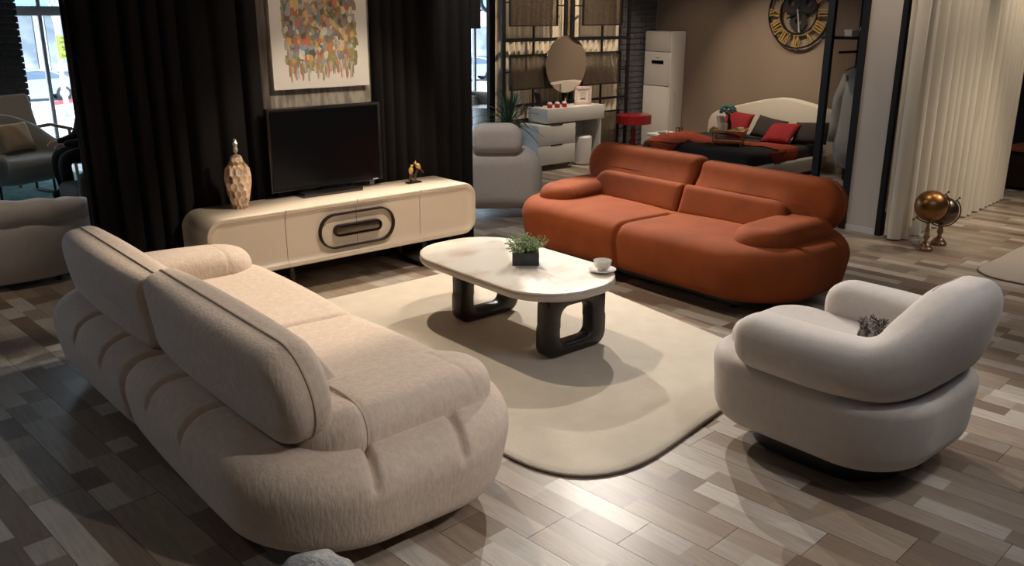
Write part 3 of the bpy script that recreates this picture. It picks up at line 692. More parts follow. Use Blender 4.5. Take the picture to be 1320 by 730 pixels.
for i in range(90):
    a = random.uniform(0, 2 * PI); r = .15; p = Vector((3.385 + .06 * math.cos(a), 1.655 + .035 * math.sin(a), .565 + .05 * random.random())); d = Vector((random.uniform(-1, 1), random.uniform(-1, 1), random.uniform(.1, 1.2))).normalized() * .03
    tf.append(tube_data([p, p + d * .5, p + d], [.003, .003, .001], 4))
pymesh('tassels', *merge(tf), 'fur', fc, kind='stuff')

# grey boucle pouf at the lower frame edge
def fn(V):
    V = V.copy(); l = np.linalg.norm(V, axis=1, keepdims=True) + 1e-6; V += V / l * (.012 * np.sin(V[:, :1] * 60) * np.sin(V[:, 1:2] * 55 + 1) * np.sin(V[:, 2:] * 50)); V[:, 2] -= .10 * np.clip(np.hypot(V[:, 0], V[:, 1]) / .25, 0, 1) ** 1.5 * (V[:, 2] > 0); return V
pf = padobj('pouf', (.32, .32, .38, .155, .14), 'fluffy', None, step=.015, prof=10, fn=fn, M4=T(.955, 1.985, .192))
tag(pf, 'fluffy grey boucle pouf just behind the beige sofa at the bottom edge', 'pouf')

# ------------------------------------------------------------------ coffee table
ct = thing('coffee_table', 'oval marble topped coffee table on two dark looped legs', 'table', (3.265, 3.825, 0))
padobj('tabletop', (.725, 1.335, .012, .32, .005), 'stone', ct, step=.03, prof=3, flat=.05, M4=T(0, 0, .416))
padobj('top_rim', (.73, 1.34, .040, .3225, .017), 'stone_edge', ct, step=.03, prof=6, flat=.05, M4=T(0, 0, .390))
def loopleg(y):
    # ring in the xz plane: wide at the floor, open centre
    O = rring(.235, .186, [.05, .05, .08, .08], (14, 10), 10); I = rring(.122, .112, [.07, .07, .05, .05], (14, 10), 10)
    V, F = [], []; n = len(O)
    def ringv(Pts, yy, ins, cz): 
        for x, z in Pts: V.append((x, yy, z + cz))
    w2 = .047; b_ = .012
    def sh(P_, k, hw, hd): return [(x * (1 - k / hw), z * (1 - k / hd)) for x, z in P_]
    seq = [(sh(O, b_, .235, .186), -w2), (O, -w2 + b_), (O, w2 - b_), (sh(O, b_, .235, .186), w2), (sh(I, -b_, .122, .112), w2), (I, w2 - b_), (I, -w2 + b_), (sh(I, -b_, .122, .112), -w2)]
    for P_, yy in seq:
        for x, z in P_: V.append((x * (1 - .03 * (z > 0)), yy, z * .958 + .1950))
    for i in range(8):
        j = (i + 1) % 8
        for k in range(n): F.append((i * n + k, i * n + (k + 1) % n, j * n + (k + 1) % n, j * n + k))
    o = pymesh('leg', V, F, 'legdark', ct, True, sharp=50); o.location = (0, y, 0)
loopleg(-.505); loopleg(.265)

cs = thing('cup_and_saucer', 'white porcelain cup on a saucer on the coffee table', 'cup', (3.525, 3.345, .4225))
lathe('saucer', [(0, .004), (.025, .003), (.03, .0), (.04, .003), (.078, .014), (.079, .017), (.04, .007), (0, .006)], 'porcelain', cs, 40)
lathe('cup', [(.0, .009), (.024, .009), (.026, .012), (.04, .026), (.049, .045), (.052, .068), (.050, .068), (.046, .045), (.036, .027), (0, .02)], 'porcelain', cs, 40)
hd = [(.048 + .024 * math.sin(a), 0, .045 + .016 * math.cos(a)) for a in np.linspace(0, PI, 12)]
tube('handle', hd, .0035, 'porcelain', cs, 8).rotation_euler = (0, 0, .6)

pl = thing('potted_plant', 'bushy green and white leaved plant in a dark square planter on the coffee table', 'plant', (3.30, 3.755, .4225), -.70)
bm = bmesh.new(); bbox(bm, -.078, -.052, 0, .078, .052, .075)
top = max(bm.faces, key=lambda f: f.calc_center_median().z); r = bmesh.ops.inset_region(bm, faces=[top], thickness=.006); bmesh.ops.translate(bm, vec=(0, 0, -.008), verts=top.verts)
bmobj('planter', bm, 'planter', pl); box('soil', -.071, -.045, .05, .071, .045, .068, 'soil', pl)
stems, lv = [], {'leafA': [], 'leafB': [], 'leafC': []}
for i in range(120):
    a = random.uniform(0, 2 * PI); p0 = Vector((random.uniform(-.06, .06), random.uniform(-.038, .038), .066)); out = random.uniform(.1, 1) ** .7
    d = Vector((p0.x * .55 + .045 * out * math.cos(a), p0.y * .8 + .045 * out * math.sin(a), 0)); hgt = .115 * (1 - .45 * out ** 2) * random.uniform(.35, 1.05)
    q = p0 + d * .55 + Vector((0, 0, hgt * .7)); e_ = p0 + d * 1.15 + Vector((0, 0, hgt)); stems.append(tube_data([p0, q, e_], .0011, 4))
    for k in range(13):
        t = random.uniform(.35, 1.05); c = p0.lerp(q, t * 2) if t < .5 else q.lerp(e_, t * 2 - 1); c = c + Vector([random.uniform(-.009, .009) for _ in range(3)])
        ax = Vector((random.uniform(-1, 1), random.uniform(-1, 1), random.uniform(-.2, 1))).normalized(); sd = ax.cross(Vector((random.uniform(-1, 1), random.uniform(-1, 1), random.uniform(-1, 1)))).normalized(); l = random.uniform(.008, .0135); w_ = l * .38
        nn = ax.cross(sd) * .0012
        lv[random.choice(['leafA', 'leafA', 'leafB', 'leafB', 'leafC'])].append(([c, c + ax * l * .5 + sd * w_ + nn, c + ax * l, c + ax * l * .5 - sd * w_ + nn, c + ax * l * .5 - nn], [(0, 1, 4), (1, 2, 4), (2, 3, 4), (3, 0, 4)]))
pymesh('stems', *merge(stems), 'leafA', pl, kind='stuff')
for k, v in lv.items(): pymesh('foliage', *merge(v), k, pl, False, kind='stuff')

# ------------------------------------------------------------------ television unit
UX0, UX1, UZ0, UZ1, UY = 1.985, 4.10, .205, .600, 5.25
tv = thing('media_cabinet', 'long cream lacquered media cabinet with rounded corners and oval handle', 'cabinet', (UX0, UY, 0))
Wd, Hh = UX1 - UX0, UZ1 - UZ0; cx, cz = Wd / 2, UZ0 + Hh / 2
def rr(ins, nS=(60, 14), nC=12): return rring(Wd / 2 - ins, Hh / 2 - ins, .115 - ins, nS, nC) if 0 else rring(Wd / 2 - ins, Hh / 2 - ins, [max(.115 - ins, .01)] * 4, nS, nC)
ring0 = rr(0); n = len(ring0); V, F = [], []
prof = [(.10, .432), (.02, .432), (.0, .41), (0, .006), (.004, .0), (.014, -.002), (.022, .002), (.022, .03), (.10, .03)]
for ins, y in prof:
    for x, z in rr(ins): V.append((cx + x, y, cz + z))
for i in range(len(prof) - 1):
    for k in range(n): F.append((i * n + k, i * n + (k + 1) % n, (i + 1) * n + (k + 1) % n, (i + 1) * n + k))
F.append(tuple(range(n))); F.append(tuple((len(prof) - 1) * n + k for k in range(n))[::-1])
pymesh('carcass', V, F, 'cream', tv, True, sharp=45)
dp = [(.0225, .029), (.0225, .002), (.027, .001), (.040, .014), (.058, .023), (.075, .0245), (.085, .0245)]
DX = (0, .54, 1.075, 1.61, Wd)
for q in range(4):
    bm = bmesh.new(); vs = []
    for ins, y in dp: vs.append([bm.verts.new((cx + x, y, cz + z)) for x, z in rr(ins)])
    for i in range(len(dp) - 1):
        for k in range(n): bm.faces.new((vs[i][k], vs[i][(k + 1) % n], vs[i + 1][(k + 1) % n], vs[i + 1][k]))
    bm.faces.new(vs[-1])
    g = .0016
    for xc, sg in ((DX[q] + g, -1), (DX[q + 1] - g, 1)):
        if (q == 0 and sg < 0) or (q == 3 and sg > 0): continue
        bmesh.ops.bisect_plane(bm, geom=bm.verts[:] + bm.edges[:] + bm.faces[:], plane_co=(xc, 0, 0), plane_no=(sg, 0, 0), clear_outer=True)
    d = bmobj('door', bm, 'cream', tv, True, sharp=40)
    if q in (1, 2):
        # half of the raised oval and of the recessed pull
        def stad(hw, hh, yv):
            return rring(hw, hh, [hh] * 4, (18, 1), 12)
        for nm, hw, hh, th, mt_, y0, y1 in (('oval_ring', .300, .122, .011, 'ringdark', .0245, -.006), ('handle', .183, .034, None, 'bronze', .0245, -.010), ('handle_rim', .188, .040, .006, 'ringdark', .0245, -.012)):
            bm = bmesh.new(); o_ = rring(hw, hh, [hh] * 4, (18, 1), 12); Z = .398
            if th:
                i_ = rring(hw - th, hh - th, [hh - th] * 4, (18, 1), 12)
                L4 = [[bm.verts.new((1.075 + x, y, Z + z)) for x, z in P_] for P_, y in ((o_, y0), (o_, y1 + .003), ([(x * .995, z * .99) for x, z in o_], y1), (i_, y1), (i_, y0))]
                for a in range(4):
                    for k in range(len(o_)): bm.faces.new((L4[a][k], L4[a][(k + 1) % len(o_)], L4[a + 1][(k + 1) % len(o_)], L4[a + 1][k]))
            else:
                L4 = [[bm.verts.new((1.075 + x, y, Z + z)) for x, z in rring(hw - s_, hh - s_, [hh - s_] * 4, (18, 1), 12)] for s_, y in ((0, y0), (0, .006), (.004, -.001), (.012, -.0055), (.02, -.007))]
                for a in range(4):
                    for k in range(len(o_)): bm.faces.new((L4[a][k], L4[a][(k + 1) % len(o_)], L4[a + 1][(k + 1) % len(o_)], L4[a + 1][k]))
                bm.faces.new(L4[-1])
            bmesh.ops.bisect_plane(bm, geom=bm.verts[:] + bm.edges[:] + bm.faces[:], plane_co=(1.075, 0, 0), plane_no=(1 if q == 1 else -1, 0, 0), clear_outer=True)
            bmobj(nm, bm, mt_, d, True, sharp=50)
for x in DX[1:-1]: box('gap_shade_strip', x - .0016, .024, UZ0 + .024, x + .0016, .0295, UZ1 - .024, 'black', tv); box('gap_shade_strip', x - .0014, -.0024, UZ1 - .0215, x + .0014, .003, UZ1 - .0008, 'ringdark', tv)  # dark strips paint the shade in the gaps between doors
for x in (.56, 1.64):
    P = rring(.175, .10, [.05, .05, .09, .09], (6, 4), 8); tube('leg', [(x, .195 + a, .105 + b) for a, b in P], .021, 'ringdark', tv, 12, True)

# ------------------------------------------------------------------ on the cabinet
tl = thing('television', 'black flat screen television standing on the cream cabinet', 'television', (3.04, 5.60, .600), 0)
box('stand_base', -.25, -.10, .0, .22, .09, .028, 'bezel', tl, bev=.004); box('stand_neck', -.06, .0, .02, .06, .03, .10, 'bezel', tl)
bm = bmesh.new(); bbox(bm, -.445, -.015, .045, .445, .035, .615, .006)
fr = max([f for f in bm.faces], key=lambda f: f.calc_area() if f.normal.y < -.9 else 0); bmesh.ops.inset_region(bm, faces=[fr], thickness=.022); bmesh.ops.translate(bm, vec=(0, .006, 0), verts=fr.verts)
bmobj('bezel', bm, 'bezel', tl, True, sharp=30); box('screen', -.4225, -.0098, .067, .4225, -.004, .592, 'screen', tl)
box('brand_mark', .36, -.0165, .052, .40, -.0145, .058, 'whitegrey', tl)

vs_ = thing('lidded_vase', 'gilded honeycomb vase with a crystal topped lid on the cabinet', 'vase', (2.325, 5.50, .600))
def hexlathe(name, prof, rows, ncol, z0, z1, depth, parent, NA=168, NZ=110):
    zs = np.linspace(z0, z1, NZ); V = []; C = []
    pz = [p[1] for p in prof]; pr = [p[0] for p in prof]
    rs = np.random.RandomState(5); tone = rs.rand(64, 64)
    for z in zs:
        r0 = np.interp(z, pz, pr)
        for k in range(NA):
            u = k / NA * ncol; v = (z - z0) / (z1 - z0) * rows
            best, sec_ = 9, 9; cell = None
            for rj in range(int(v) - 1, int(v) + 3):
                off = .5 if rj % 2 else 0; ci = round(u - off) + off
                for cc in (ci - 1, ci, ci + 1):
                    d_ = math.hypot((u - cc), (v - rj) * .866 / 1.0 * 1.0)
                    if d_ < best: sec_ = best; best = d_; cell = (int(cc * 2) % (2 * ncol), rj)
                    elif d_ < sec_: sec_ = d_
            e_ = min((sec_ - best) / .55, 1); dent = depth * min(1, e_) ** .7
            r = r0 - dent; a = 2 * PI * k / NA; V.append((r * math.cos(a), r * math.sin(a), z)); t = tone[cell[0] % 64, cell[1] % 64]
            w_ = max(0, 1 - e_ * 2.2); base = np.array((1.0, .80, .66)) * (.22 + .85 * t) ; edge = np.array((.95, .62, .32)); C.append(tuple(base * (1 - w_) + edge * w_))
    F = [(i * NA + k, i * NA + (k + 1) % NA, (i + 1) * NA + (k + 1) % NA, (i + 1) * NA + k) for i in range(NZ - 1) for k in range(NA)]
    F.append(tuple(range(NA))[::-1]); F.append(tuple((NZ - 1) * NA + k for k in range(NA)))
    return pymesh(name, V, F, 'ceramic', parent, True, cols=C)
hexlathe('body', [(.050, 0), (.053, .01), (.052, .02), (.072, .09), (.085, .17), (.086, .22), (.078, .265), (.055, .292), (.048, .298)], 6.0, 12, 0, .298, .010, vs_)
hexlathe('lid', [(.046, .298), (.048, .303), (.044, .308), (.042, .325), (.030, .345), (.010, .353)], 2.2, 9, .298, .353, .004, vs_, 96, 30)
tube('gold_band', [(.048 * math.cos(a), .048 * math.sin(a), .300) for a in np.linspace(0, 2 * PI, 32)][:-1], .004, 'gold', vs_, 8, True)
lathe('finial', [(.008, .352), (.006, .36), (.014, .37), (.017, .385), (.012, .40), (.016, .412), (.018, .425), (.010, .44), (.012, .448), (.0, .456)], 'crystal', vs_, 10, sharp=20)

fg = thing('bird_figurine', 'small figurine of two golden birds on dark stems on the cabinet', 'figurine', (3.70, 5.50, .600))
box('base', -.062, -.025, 0, .062, .025, .010, 'bezel', fg, bev=.002)
def bark(P, r): return tube_data(P, r, 8)
pymesh('branches', *merge([bark([(-.01, 0, .005), (-.012, 0, .05), (-.02, 0, .09)], [.022, .016, .006]), bark([(.006, 0, .005), (.01, 0, .05), (.04, 0, .105), (.06, 0, .13)], [.022, .014, .008, .005])]), 'bronze2', fg)
def bird(x, z, ang, tail, mt_):
    V, F = lathe_data([(0, -.032), (.010, -.024), (.018, -.006), (.018, .008), (.012, .02), (.0, .028)], 14); o = pymesh('bird_body', V, F, mt_, fg); o.location = (x, -.004, z); o.rotation_euler = (0, ang, 0)
    V, F = lathe_data([(0, -.012), (.009, -.007), (.012, .0), (.008, .008), (.003, .012), (0, .026)], 12); h_ = pymesh('head', V, F, mt_, o); h_.location = (0, 0, .034); h_.rotation_euler = (0, .9, 0)
    box('tail', -.006, -.003, -.075, .006, .003, -.025, 'bronze2', o)
bird(-.024, .098, .25, 0, 'yellow'); bird(.040, .125, -.75, 0, 'gold')

# ------------------------------------------------------------------ abstract painting
pt = thing('painting', 'abstract canvas of colourful brush patches on white above the television', 'painting', (3.128, 5.745, 1.325))
box('canvas', -.40, -.035, 0, .35, .0, 1.08, 'canvas', pt); box('shadow_gap_frame', -.392, .0, .008, .342, .012, 1.072, 'darkwood', pt)
PC = [srgb(*c) for c in ((196, 150, 80), (150, 140, 90), (88, 92, 60), (200, 95, 50), (190, 80, 60), (228, 216, 190), (110, 118, 140), (70, 66, 84), (50, 44, 52), (98, 140, 165), (150, 150, 160), (222, 190, 110), (130, 100, 90), (175, 120, 120), (64, 110, 120), (205, 205, 205), (120, 115, 130), (226, 170, 110))]
V, F, C = [], [], []
def patch(x, z, wx, wz, c, y, nn=7):
    n0 = len(V); a0 = random.random() * 6
    for i in range(nn):
        a = a0 + 2 * PI * i / nn; k = random.uniform(.75, 1.2); ca_, sa_ = math.cos(a), math.sin(a); V.append((x + wx * k * math.copysign(abs(ca_) ** .6, ca_), y, z + wz * k * math.copysign(abs(sa_) ** .6, sa_)))
    V.append((x, y - .0012, z))
    for i in range(nn): F.append((n0 + i, n0 + (i + 1) % nn, n0 + nn)); C.append(c)
GR = [srgb(*c) for c in ((150, 140, 100), (120, 118, 80), (160, 158, 150), (150, 120, 95))]
for i in range(700):
    x = random.uniform(-.29, .245); z = random.uniform(.14, 1.0); patch(x, z, .028, .035, random.choice(GR), -.0355 - random.random() * .0005)
for i in range(150):
    x = random.uniform(-.28, .235); z = random.uniform(.09, .25); f = .6; patch(x, z, .006, random.uniform(.03, .06), random.choice(GR + [srgb(190, 180, 170), srgb(190, 110, 80), srgb(170, 175, 180)]), -.0360)
for i in range(620):
    x = random.gauss(-.023, .15); z = random.uniform(.20, .97)
    if abs(x + .023) > .265: x = random.uniform(-.285, .24)
    s_ = random.uniform(.012, .036); cc_ = random.choice(PC); patch(x, z, s_ * .75, s_, tuple(.62 * q + .38 * p_ for q, p_ in zip(cc_, random.choice(GR))), -.0365 - i * 2e-6)
pymesh('brush_strokes', V, F, 'paint', pt, False, kind='stuff', cols=C)

# ------------------------------------------------------------------ black drapes
o = curtain('drape', (1.47, 5.76), (2.62, 5.70), .015, 3.25, 8, .040, 'drape', None, 3, th=.004); tag(o, 'long black drape hanging left of the concrete wall, beside the window', 'curtain')
o = curtain('drape', (3.50, 5.71), (4.44, 5.74), .015, 3.25, 8, .04, 'drape', None, 8, th=.004); tag(o, 'long black drape hanging right of the television and painting', 'curtain')
o = curtain('drape', (1.50, 5.83), (1.55, 6.06), .015, 3.25, 2, .02, 'drape', None, 9, th=.004); tag(o, 'return of black drape wrapping the left end of the partition', 'curtain')

# ------------------------------------------------------------------ cream drapes on the right
nf = 16
o = curtain('drape', (7.185, 3.545), (9.62, 3.55), .012, 3.25, nf + 1, .055, 'whitedrape', None, 21, th=.005, cols=16, mid=[(7.15, 3.37)])
tag(o, 'long cream drape hanging in deep folds beside the globes', 'curtain')

# ------------------------------------------------------------------ closet with glass
cl = thing('glass_closet', 'black framed glass closet with a cream panel beside the cream drape', 'closet', (7.2, 3.92, 0))
for nm, x, y0, y1 in (('post', 0, .285, .345), ('post', 0, -.035, .025), ('post', 0, -.36, -.315), ('post', .72, .40, .44)):
    box(nm, x - .02, y0, 0, x + .03, y1, 3.25, 'blackmetal', cl)
box('cream_panel', .0, -.315, .05, .03, -.035, 3.25, 'closetpanel', cl); box('floor_rail', -.01, -.33, 0, .04, -.035, .05, 'whitegrey', cl)
box('glass_pane', .0, .025, .03, .006, .285, 3.25, 'smoke', cl)
box('shelf', .05, .06, 1.62, .68, .42, 1.64, 'blackmetal', cl); box('hanging_rail', .06, .23, 1.50, .68, .25, 1.52, 'blackmetal', cl); box('closet_floor', .02, -.30, 0, .72, .44, .05, 'darkwall', cl); 
rb = thing('bathrobe', 'pale towelling bathrobe hanging behind the closet glass', 'robe', (7.55, 4.13, .5))
V, F = [], []
prof = [(0, .10, .055), (.12, .15, .06), (.22, .17, .065), (.28, .15, .05), (.45, .12, .05), (.62, .11, .05), (.76, .10, .045), (.86, .05, .03)]
for z, a, b in prof:
    for k in range(24):
        an = 2 * PI * k / 24; ru = 1 + .08 * math.sin(5 * an + z * 6); V.append((b * ru * math.cos(an), a * ru * math.sin(an) * 1.0, z + (.05 * math.sin(3 * an) if z == 0 else 0)))
for i in range(len(prof) - 1):
    for k in range(24): F.append((i * 24 + k, i * 24 + (k + 1) % 24, (i + 1) * 24 + (k + 1) % 24, (i + 1) * 24 + k))
F.append(tuple(range(24))[::-1]); F.append(tuple((len(prof) - 1) * 24 + k for k in range(24)))
pymesh('robe_body', V, F, 'robe', rb); 
V, F = tube_data([(0, .09, .80), (0, .15, .6), (.01, .17, .36), (.0, .16, .20)], [.04, .05, .05, .06], 12); pymesh('sleeve', V, F, 'robe', rb)
V, F = tube_data([(0, -.09, .80), (0, -.13, .6), (.01, -.14, .36), (.0, -.14, .12)], [.04, .05, .05, .05], 12); pymesh('sleeve', V, F, 'robe', rb)
tube('hanger', [(0, -.12, .84), (0, 0, .90), (0, .12, .84)], .006, 'darkwood', rb); tube('hook', [(0, 0, .90), (0, 0, .98), (0, .02, 1.0), (0, .0, 1.025)], .003, 'alu', rb)
def lidbox(loc, dims, label, mt_='white'):
    t = thing('storage_box', label, 'box', loc, 0, 'white boxes in the glass closet'); a, b, c = dims
    box('box_body', -a / 2, -b / 2, 0, a / 2, b / 2, c * .72, mt_, t); box('lid', -a / 2 - .004, -b / 2 - .004, c * .66, a / 2 + .004, b / 2 + .004, c, mt_, t); return t
lidbox((7.50, 4.20, 1.6415), (.12, .07, .055), 'small white lidded box on the closet shelf, left of its twin'); lidbox((7.62, 4.12, 1.6415), (.12, .07, .075), 'small white lidded box on the closet shelf, the taller right one')
lidbox((7.45, 4.14, .0505), (.3, .24, .30), 'large pale grey lidded box standing on the closet floor', 'whitegrey')

# ------------------------------------------------------------------ globes
def globe(label, loc, R, zc, mt_, rz, tilt=.75):
    g = thing('decorative_globe', label, 'globe', loc, rz, 'metal globes beside the cream drape')
    lathe('base', [(.060, 0), (.064, .008), (.060, .018), (.062, .022), (.050, .032), (.044, .044), (.040, .050), (.022, .060), (.018, .066)], 'redwood', g, 36)
    lathe('stem', [(.018, .064), (.022, .070), (.014, .080), (.017, .092), (.026, .11), (.020, .14), (.012, .155), (.018, .163), (.022, .172), (.012, .185), (.012, zc - R - .015), (.016, zc - R - .008), (.0, zc - R)], 'turned', g, 24)
    V, F = lathe_data([(R * math.sin(a), -R * math.cos(a)) for a in np.linspace(0, PI, 25)], 40); sp_ = pymesh('sphere', V, F, mt_, g); sp_.location = (0, 0, zc); sp_.rotation_euler = (0, tilt, 0)
    r2 = R + .012; arc = [(r2 * math.cos(a), 0, zc + r2 * math.sin(a)) for a in np.linspace(PI / 2 - tilt, PI / 2 - tilt - PI, 30)]
    mr = tube('meridian_arc', arc, .0055, 'darkbrass', g, 8)
    for a in (PI / 2 - tilt, PI / 2 - tilt - PI):
        d = Vector((math.cos(a), 0, math.sin(a))); c0 = Vector((0, 0, zc)); V, F = tube_data([c0 + d * (R - .005), c0 + d * (r2 + .024)], .0035, 8); pin = pymesh('axis_pin', V, F, 'darkbrass', mr)
        V, F = lathe_data([(.009 * math.sin(b), -.009 * math.cos(b)) for b in np.linspace(0, PI, 9)], 12); k = pymesh('finial', V, F, 'darkbrass', mr); k.location = c0 + d * (r2 + .028)
    return g
globe('copper coloured metal globe on a turned wooden stand, the front one', (7.03, 3.09, 0), .125, .365, 'copper', math.radians(-60))
globe('dark pewter metal globe on a turned wooden stand, behind the copper one', (7.29, 3.10, 0), .118, .285, 'bronze2', math.radians(-60))
# crystal vase by the drape
o = lathe('glass_vase', [(.045, 0), (.05, .01), (.046, .1), (.055, .2), (.05, .2), (.04, .1), (.04, .02), (0, .02)], 'glass', None, 16, 7.12, 3.20); tag(o, 'small clear glass vase on the floor behind the globes', 'vase')

# ------------------------------------------------------------------ far right dark corner
cb = thing('dark_cabinet', 'low dark walnut cabinet past the end of the cream drape', 'cabinet', (10.6, 3.0, 0))
box('cabinet_body', -.35, -.7, .04, .35, .82, .42, 'darkwood', cb, bev=.005); box('cabinet_top', -.37, -.72, .42, .37, .84, .45, 'leather', cb)
for y in (-.65, .75): box('foot', -.3, y, 0, .3, y + .04, .04, 'darkwood', cb)
lc = thing('leather_panel', 'cognac brown leather board leaning on top of the dark cabinet', 'board', (10.62, 3.45, .45))
bm = bmesh.new(); bbox(bm, -.02, -.10, 0, .02, .10, .85, .01, Matrix.Rotation(.22, 3, 'X')); bmobj('board', bm, 'leather', lc)

# ------------------------------------------------------------------ air conditioner
acu = thing('air_conditioner', 'tall white floor standing air conditioner by the taupe wall', 'air conditioner', (9.6, 8.215, 0))
box('casing', .02, -.235, 0, .31, .235, 1.585, 'acwhite', acu, bev=.01)
for nm, z0, z1 in (('upper_panel', 1.32, 1.575), ('middle_panel', .86, 1.312), ('lower_panel', .02, .852)): box(nm, 0, -.22, z0, .022, .225, z1, 'acwhite', acu, bev=.006)
box('control_display', -.004, -.12, 1.155, .002, .09, 1.20, 'screen', acu); box('name_badge', -.003, -.05, 1.235, .001, .02, 1.245, 'alu', acu)
box('side_grille', .10, -.238, .25, .16, -.234, .78, 'whitegrey', acu); box('energy_label', .15, -.2365, .92, .175, -.2345, 1.0, 'paleyellow', acu)

# ------------------------------------------------------------------ clock
ck = thing('wall_clock', 'large skeleton wall clock with gold Roman numerals and gears', 'clock', (9.90, 6.255, 1.835))
Rr = .425
def cyl(name, r0, r1, x0, x1, mt_, parent, n=64, cy=0, cz_=0):
    V = []; F = []
    for r, x in ((r0, x0), (r1, x0), (r1, x1), (r0, x1)):
        for k in range(n): a = 2 * PI * k / n; V.append((x, cy + r * math.cos(a), cz_ + r * math.sin(a)))
    for i in range(4):
        j = (i + 1) % 4
        for k in range(n): F.append((i * n + k, j * n + k, j * n + (k + 1) % n, i * n + (k + 1) % n))
    return pymesh(name, V, F, mt_, parent, True, sharp=40)
cyl('outer_ring', Rr - .018, Rr, -.03, 0, 'blackmetal', ck); cyl('inner_ring', .245, .262, -.03, 0, 'blackmetal', ck)
NUM = ['XII', 'I', 'II', 'III', 'IIII', 'V', 'VI', 'VII', 'VIII', 'IX', 'X', 'XI']
def stroke(bm, ax, ar, bx, br, wd):
    # quad bar in the (tangent, radial) plane
    a = Vector((ax, ar)); b = Vector((bx, br)); d = (b - a).normalized(); nn = Vector((-d.y, d.x)) * wd / 2
    q = [a + nn, b + nn, b - nn, a - nn]; lo = [bm.verts.new((-.026, p.x, p.y)) for p in q]; hi = [bm.verts.new((-.008, p.x, p.y)) for p in q]
    bm.faces.new(lo); bm.faces.new(hi[::-1])
    for i in range(4): bm.faces.new((lo[i], hi[i], hi[(i + 1) % 4], lo[(i + 1) % 4]))
for k, s_ in enumerate(NUM):
    bm = bmesh.new(); r0, r1 = .268, .402; wmap = {'I': .034, 'V': .062, 'X': .062}; tot = sum(wmap[c] for c in s_); u = tot / 2   # facing -x: clockwise runs toward -y
    for c in s_:
        w_ = wmap[c]; c0 = u - w_ / 2
        if c == 'I': stroke(bm, c0, r0, c0, r1, .013)
        if c == 'V': stroke(bm, c0 + .024, r1, c0, r0, .013); stroke(bm, c0 - .024, r1, c0, r0, .008)
        if c == 'X': stroke(bm, c0 + .024, r1, c0 - .024, r0, .013); stroke(bm, c0 - .024, r1, c0 + .024, r0, .008)
        u -= w_
    stroke(bm, tot / 2, r1, -tot / 2, r1, .012); stroke(bm, tot / 2, r0, -tot / 2, r0, .009)
    o = bmobj('numeral', bm, 'yellow', ck); o.rotation_euler = (k * PI / 6, 0, 0)
def gear(cy, cz_, r, teeth, x0, hole=.3):
    V, F = [], []; n = teeth * 4
    prof_ = [r * (1.0 if (k % 4) in (0, 1) else .88) for k in range(n)]
    for rr_, x in ((None, x0), (None, x0 + .01)):
        for k in range(n): a = 2 * PI * k / n; V.append((x, cy + prof_[k] * math.cos(a), cz_ + prof_[k] * math.sin(a)))
    for x in (x0, x0 + .01):
        for k in range(n): a = 2 * PI * k / n; V.append((x, cy + r * hole * math.cos(a), cz_ + r * hole * math.sin(a)))
    for k in range(n):
        j = (k + 1) % n; F += [(k, j, n + j, n + k), (k, 2 * n + k, 2 * n + j, j), (n + k, n + j, 3 * n + j, 3 * n + k), (2 * n + k, 3 * n + k, 3 * n + j, 2 * n + j)]
    return pymesh('gear', V, F, 'darkwall', ck, False)
gear(.115, .12, .14, 20, -.022); gear(-.12, .11, .13, 18, -.020); gear(.0, -.10, .125, 22, -.018, .35); gear(0, 0, .05, 10, -.03, .1)
bm = bmesh.new(); stroke(bm, 0, -.03, 0, .17, .014); o = bmobj('hour_hand', bm, 'blackmetal', ck); o.rotation_euler = (math.radians(-115), 0, 0); o.location = (-.016, 0, 0)
bm = bmesh.new(); stroke(bm, 0, -.04, 0, .235, .009); o = bmobj('minute_hand', bm, 'whitegrey', ck); o.rotation_euler = (math.radians(170), 0, 0); o.location = (-.02, 0, 0)

# ------------------------------------------------------------------ bed
bd = thing('bed', 'upholstered bed with a curved cream headboard and charcoal bedding', 'bed', (8.22, 5.62, 0))
# headboard outline in (y, z)
outl = [(-.22, 0), (-.22, .42), (-.21, .56), (-.16, .65), (-.02, .710), (.20, .765), (.42, .805), (.58, .822), (.72, .822), (.90, .79), (1.20, .715), (1.48, .640), (1.64, .585), (1.72, .53), (1.765, .45), (1.77, .30), (1.77, 0)]
pts = []
for i in range(len(outl) - 1):
    for t in (0, .5): pts.append((outl[i][0] * (1 - t) + outl[i + 1][0] * t, outl[i][1] * (1 - t) + outl[i + 1][1] * t))
pts.append(outl[-1]); n = len(pts); V, F = [], []
cy_ = .79; cz_ = .3
for x, k in ((1.62, 0), (1.525, 0), (1.50, .02), (1.49, .06)):
    for y, z in pts: V.append((x, y + (cy_ - y) * k, z + (cz_ - z) * k * (z > .01)))
for i in range(3):
    for k in range(n): F.append((i * n + k, i * n + (k + 1) % n, (i + 1) * n + (k + 1) % n, (i + 1) * n + k))
F.append(tuple(range(n))[::-1]); F.append(tuple(3 * n + k for k in range(n)))
pymesh('headboard', V, F, 'headboard', bd, True, sharp=35)
padobj('side_rail', (1.54, .07, .17, .03, .03), 'whitegrey', bd, step=.03, prof=4, M4=T(.77, -.01, .125)); padobj('side_rail', (1.54, .07, .17, .03, .03), 'whitegrey', bd, step=.03, prof=4, M4=T(.77, 1.62, .125))
padobj('foot_rail', (.07, 1.66, .17, .03, .03), 'whitegrey', bd, step=.03, prof=4, M4=T(-.01, .805, .125)); box('slat_base', .02, .02, .06, 1.5, 1.58, .12, 'darkwall', bd)
def fn(V):
    V = V.copy(); V[:, 2] += .006 * np.sin(V[:, 0] * 11 + V[:, 1] * 5) * (V[:, 2] > 0); return V
padobj('mattress', (1.50, 1.60, .20, .07, .05), 'blackbed', bd, step=.03, prof=5, fn=fn, M4=T(.755, .805, .235))
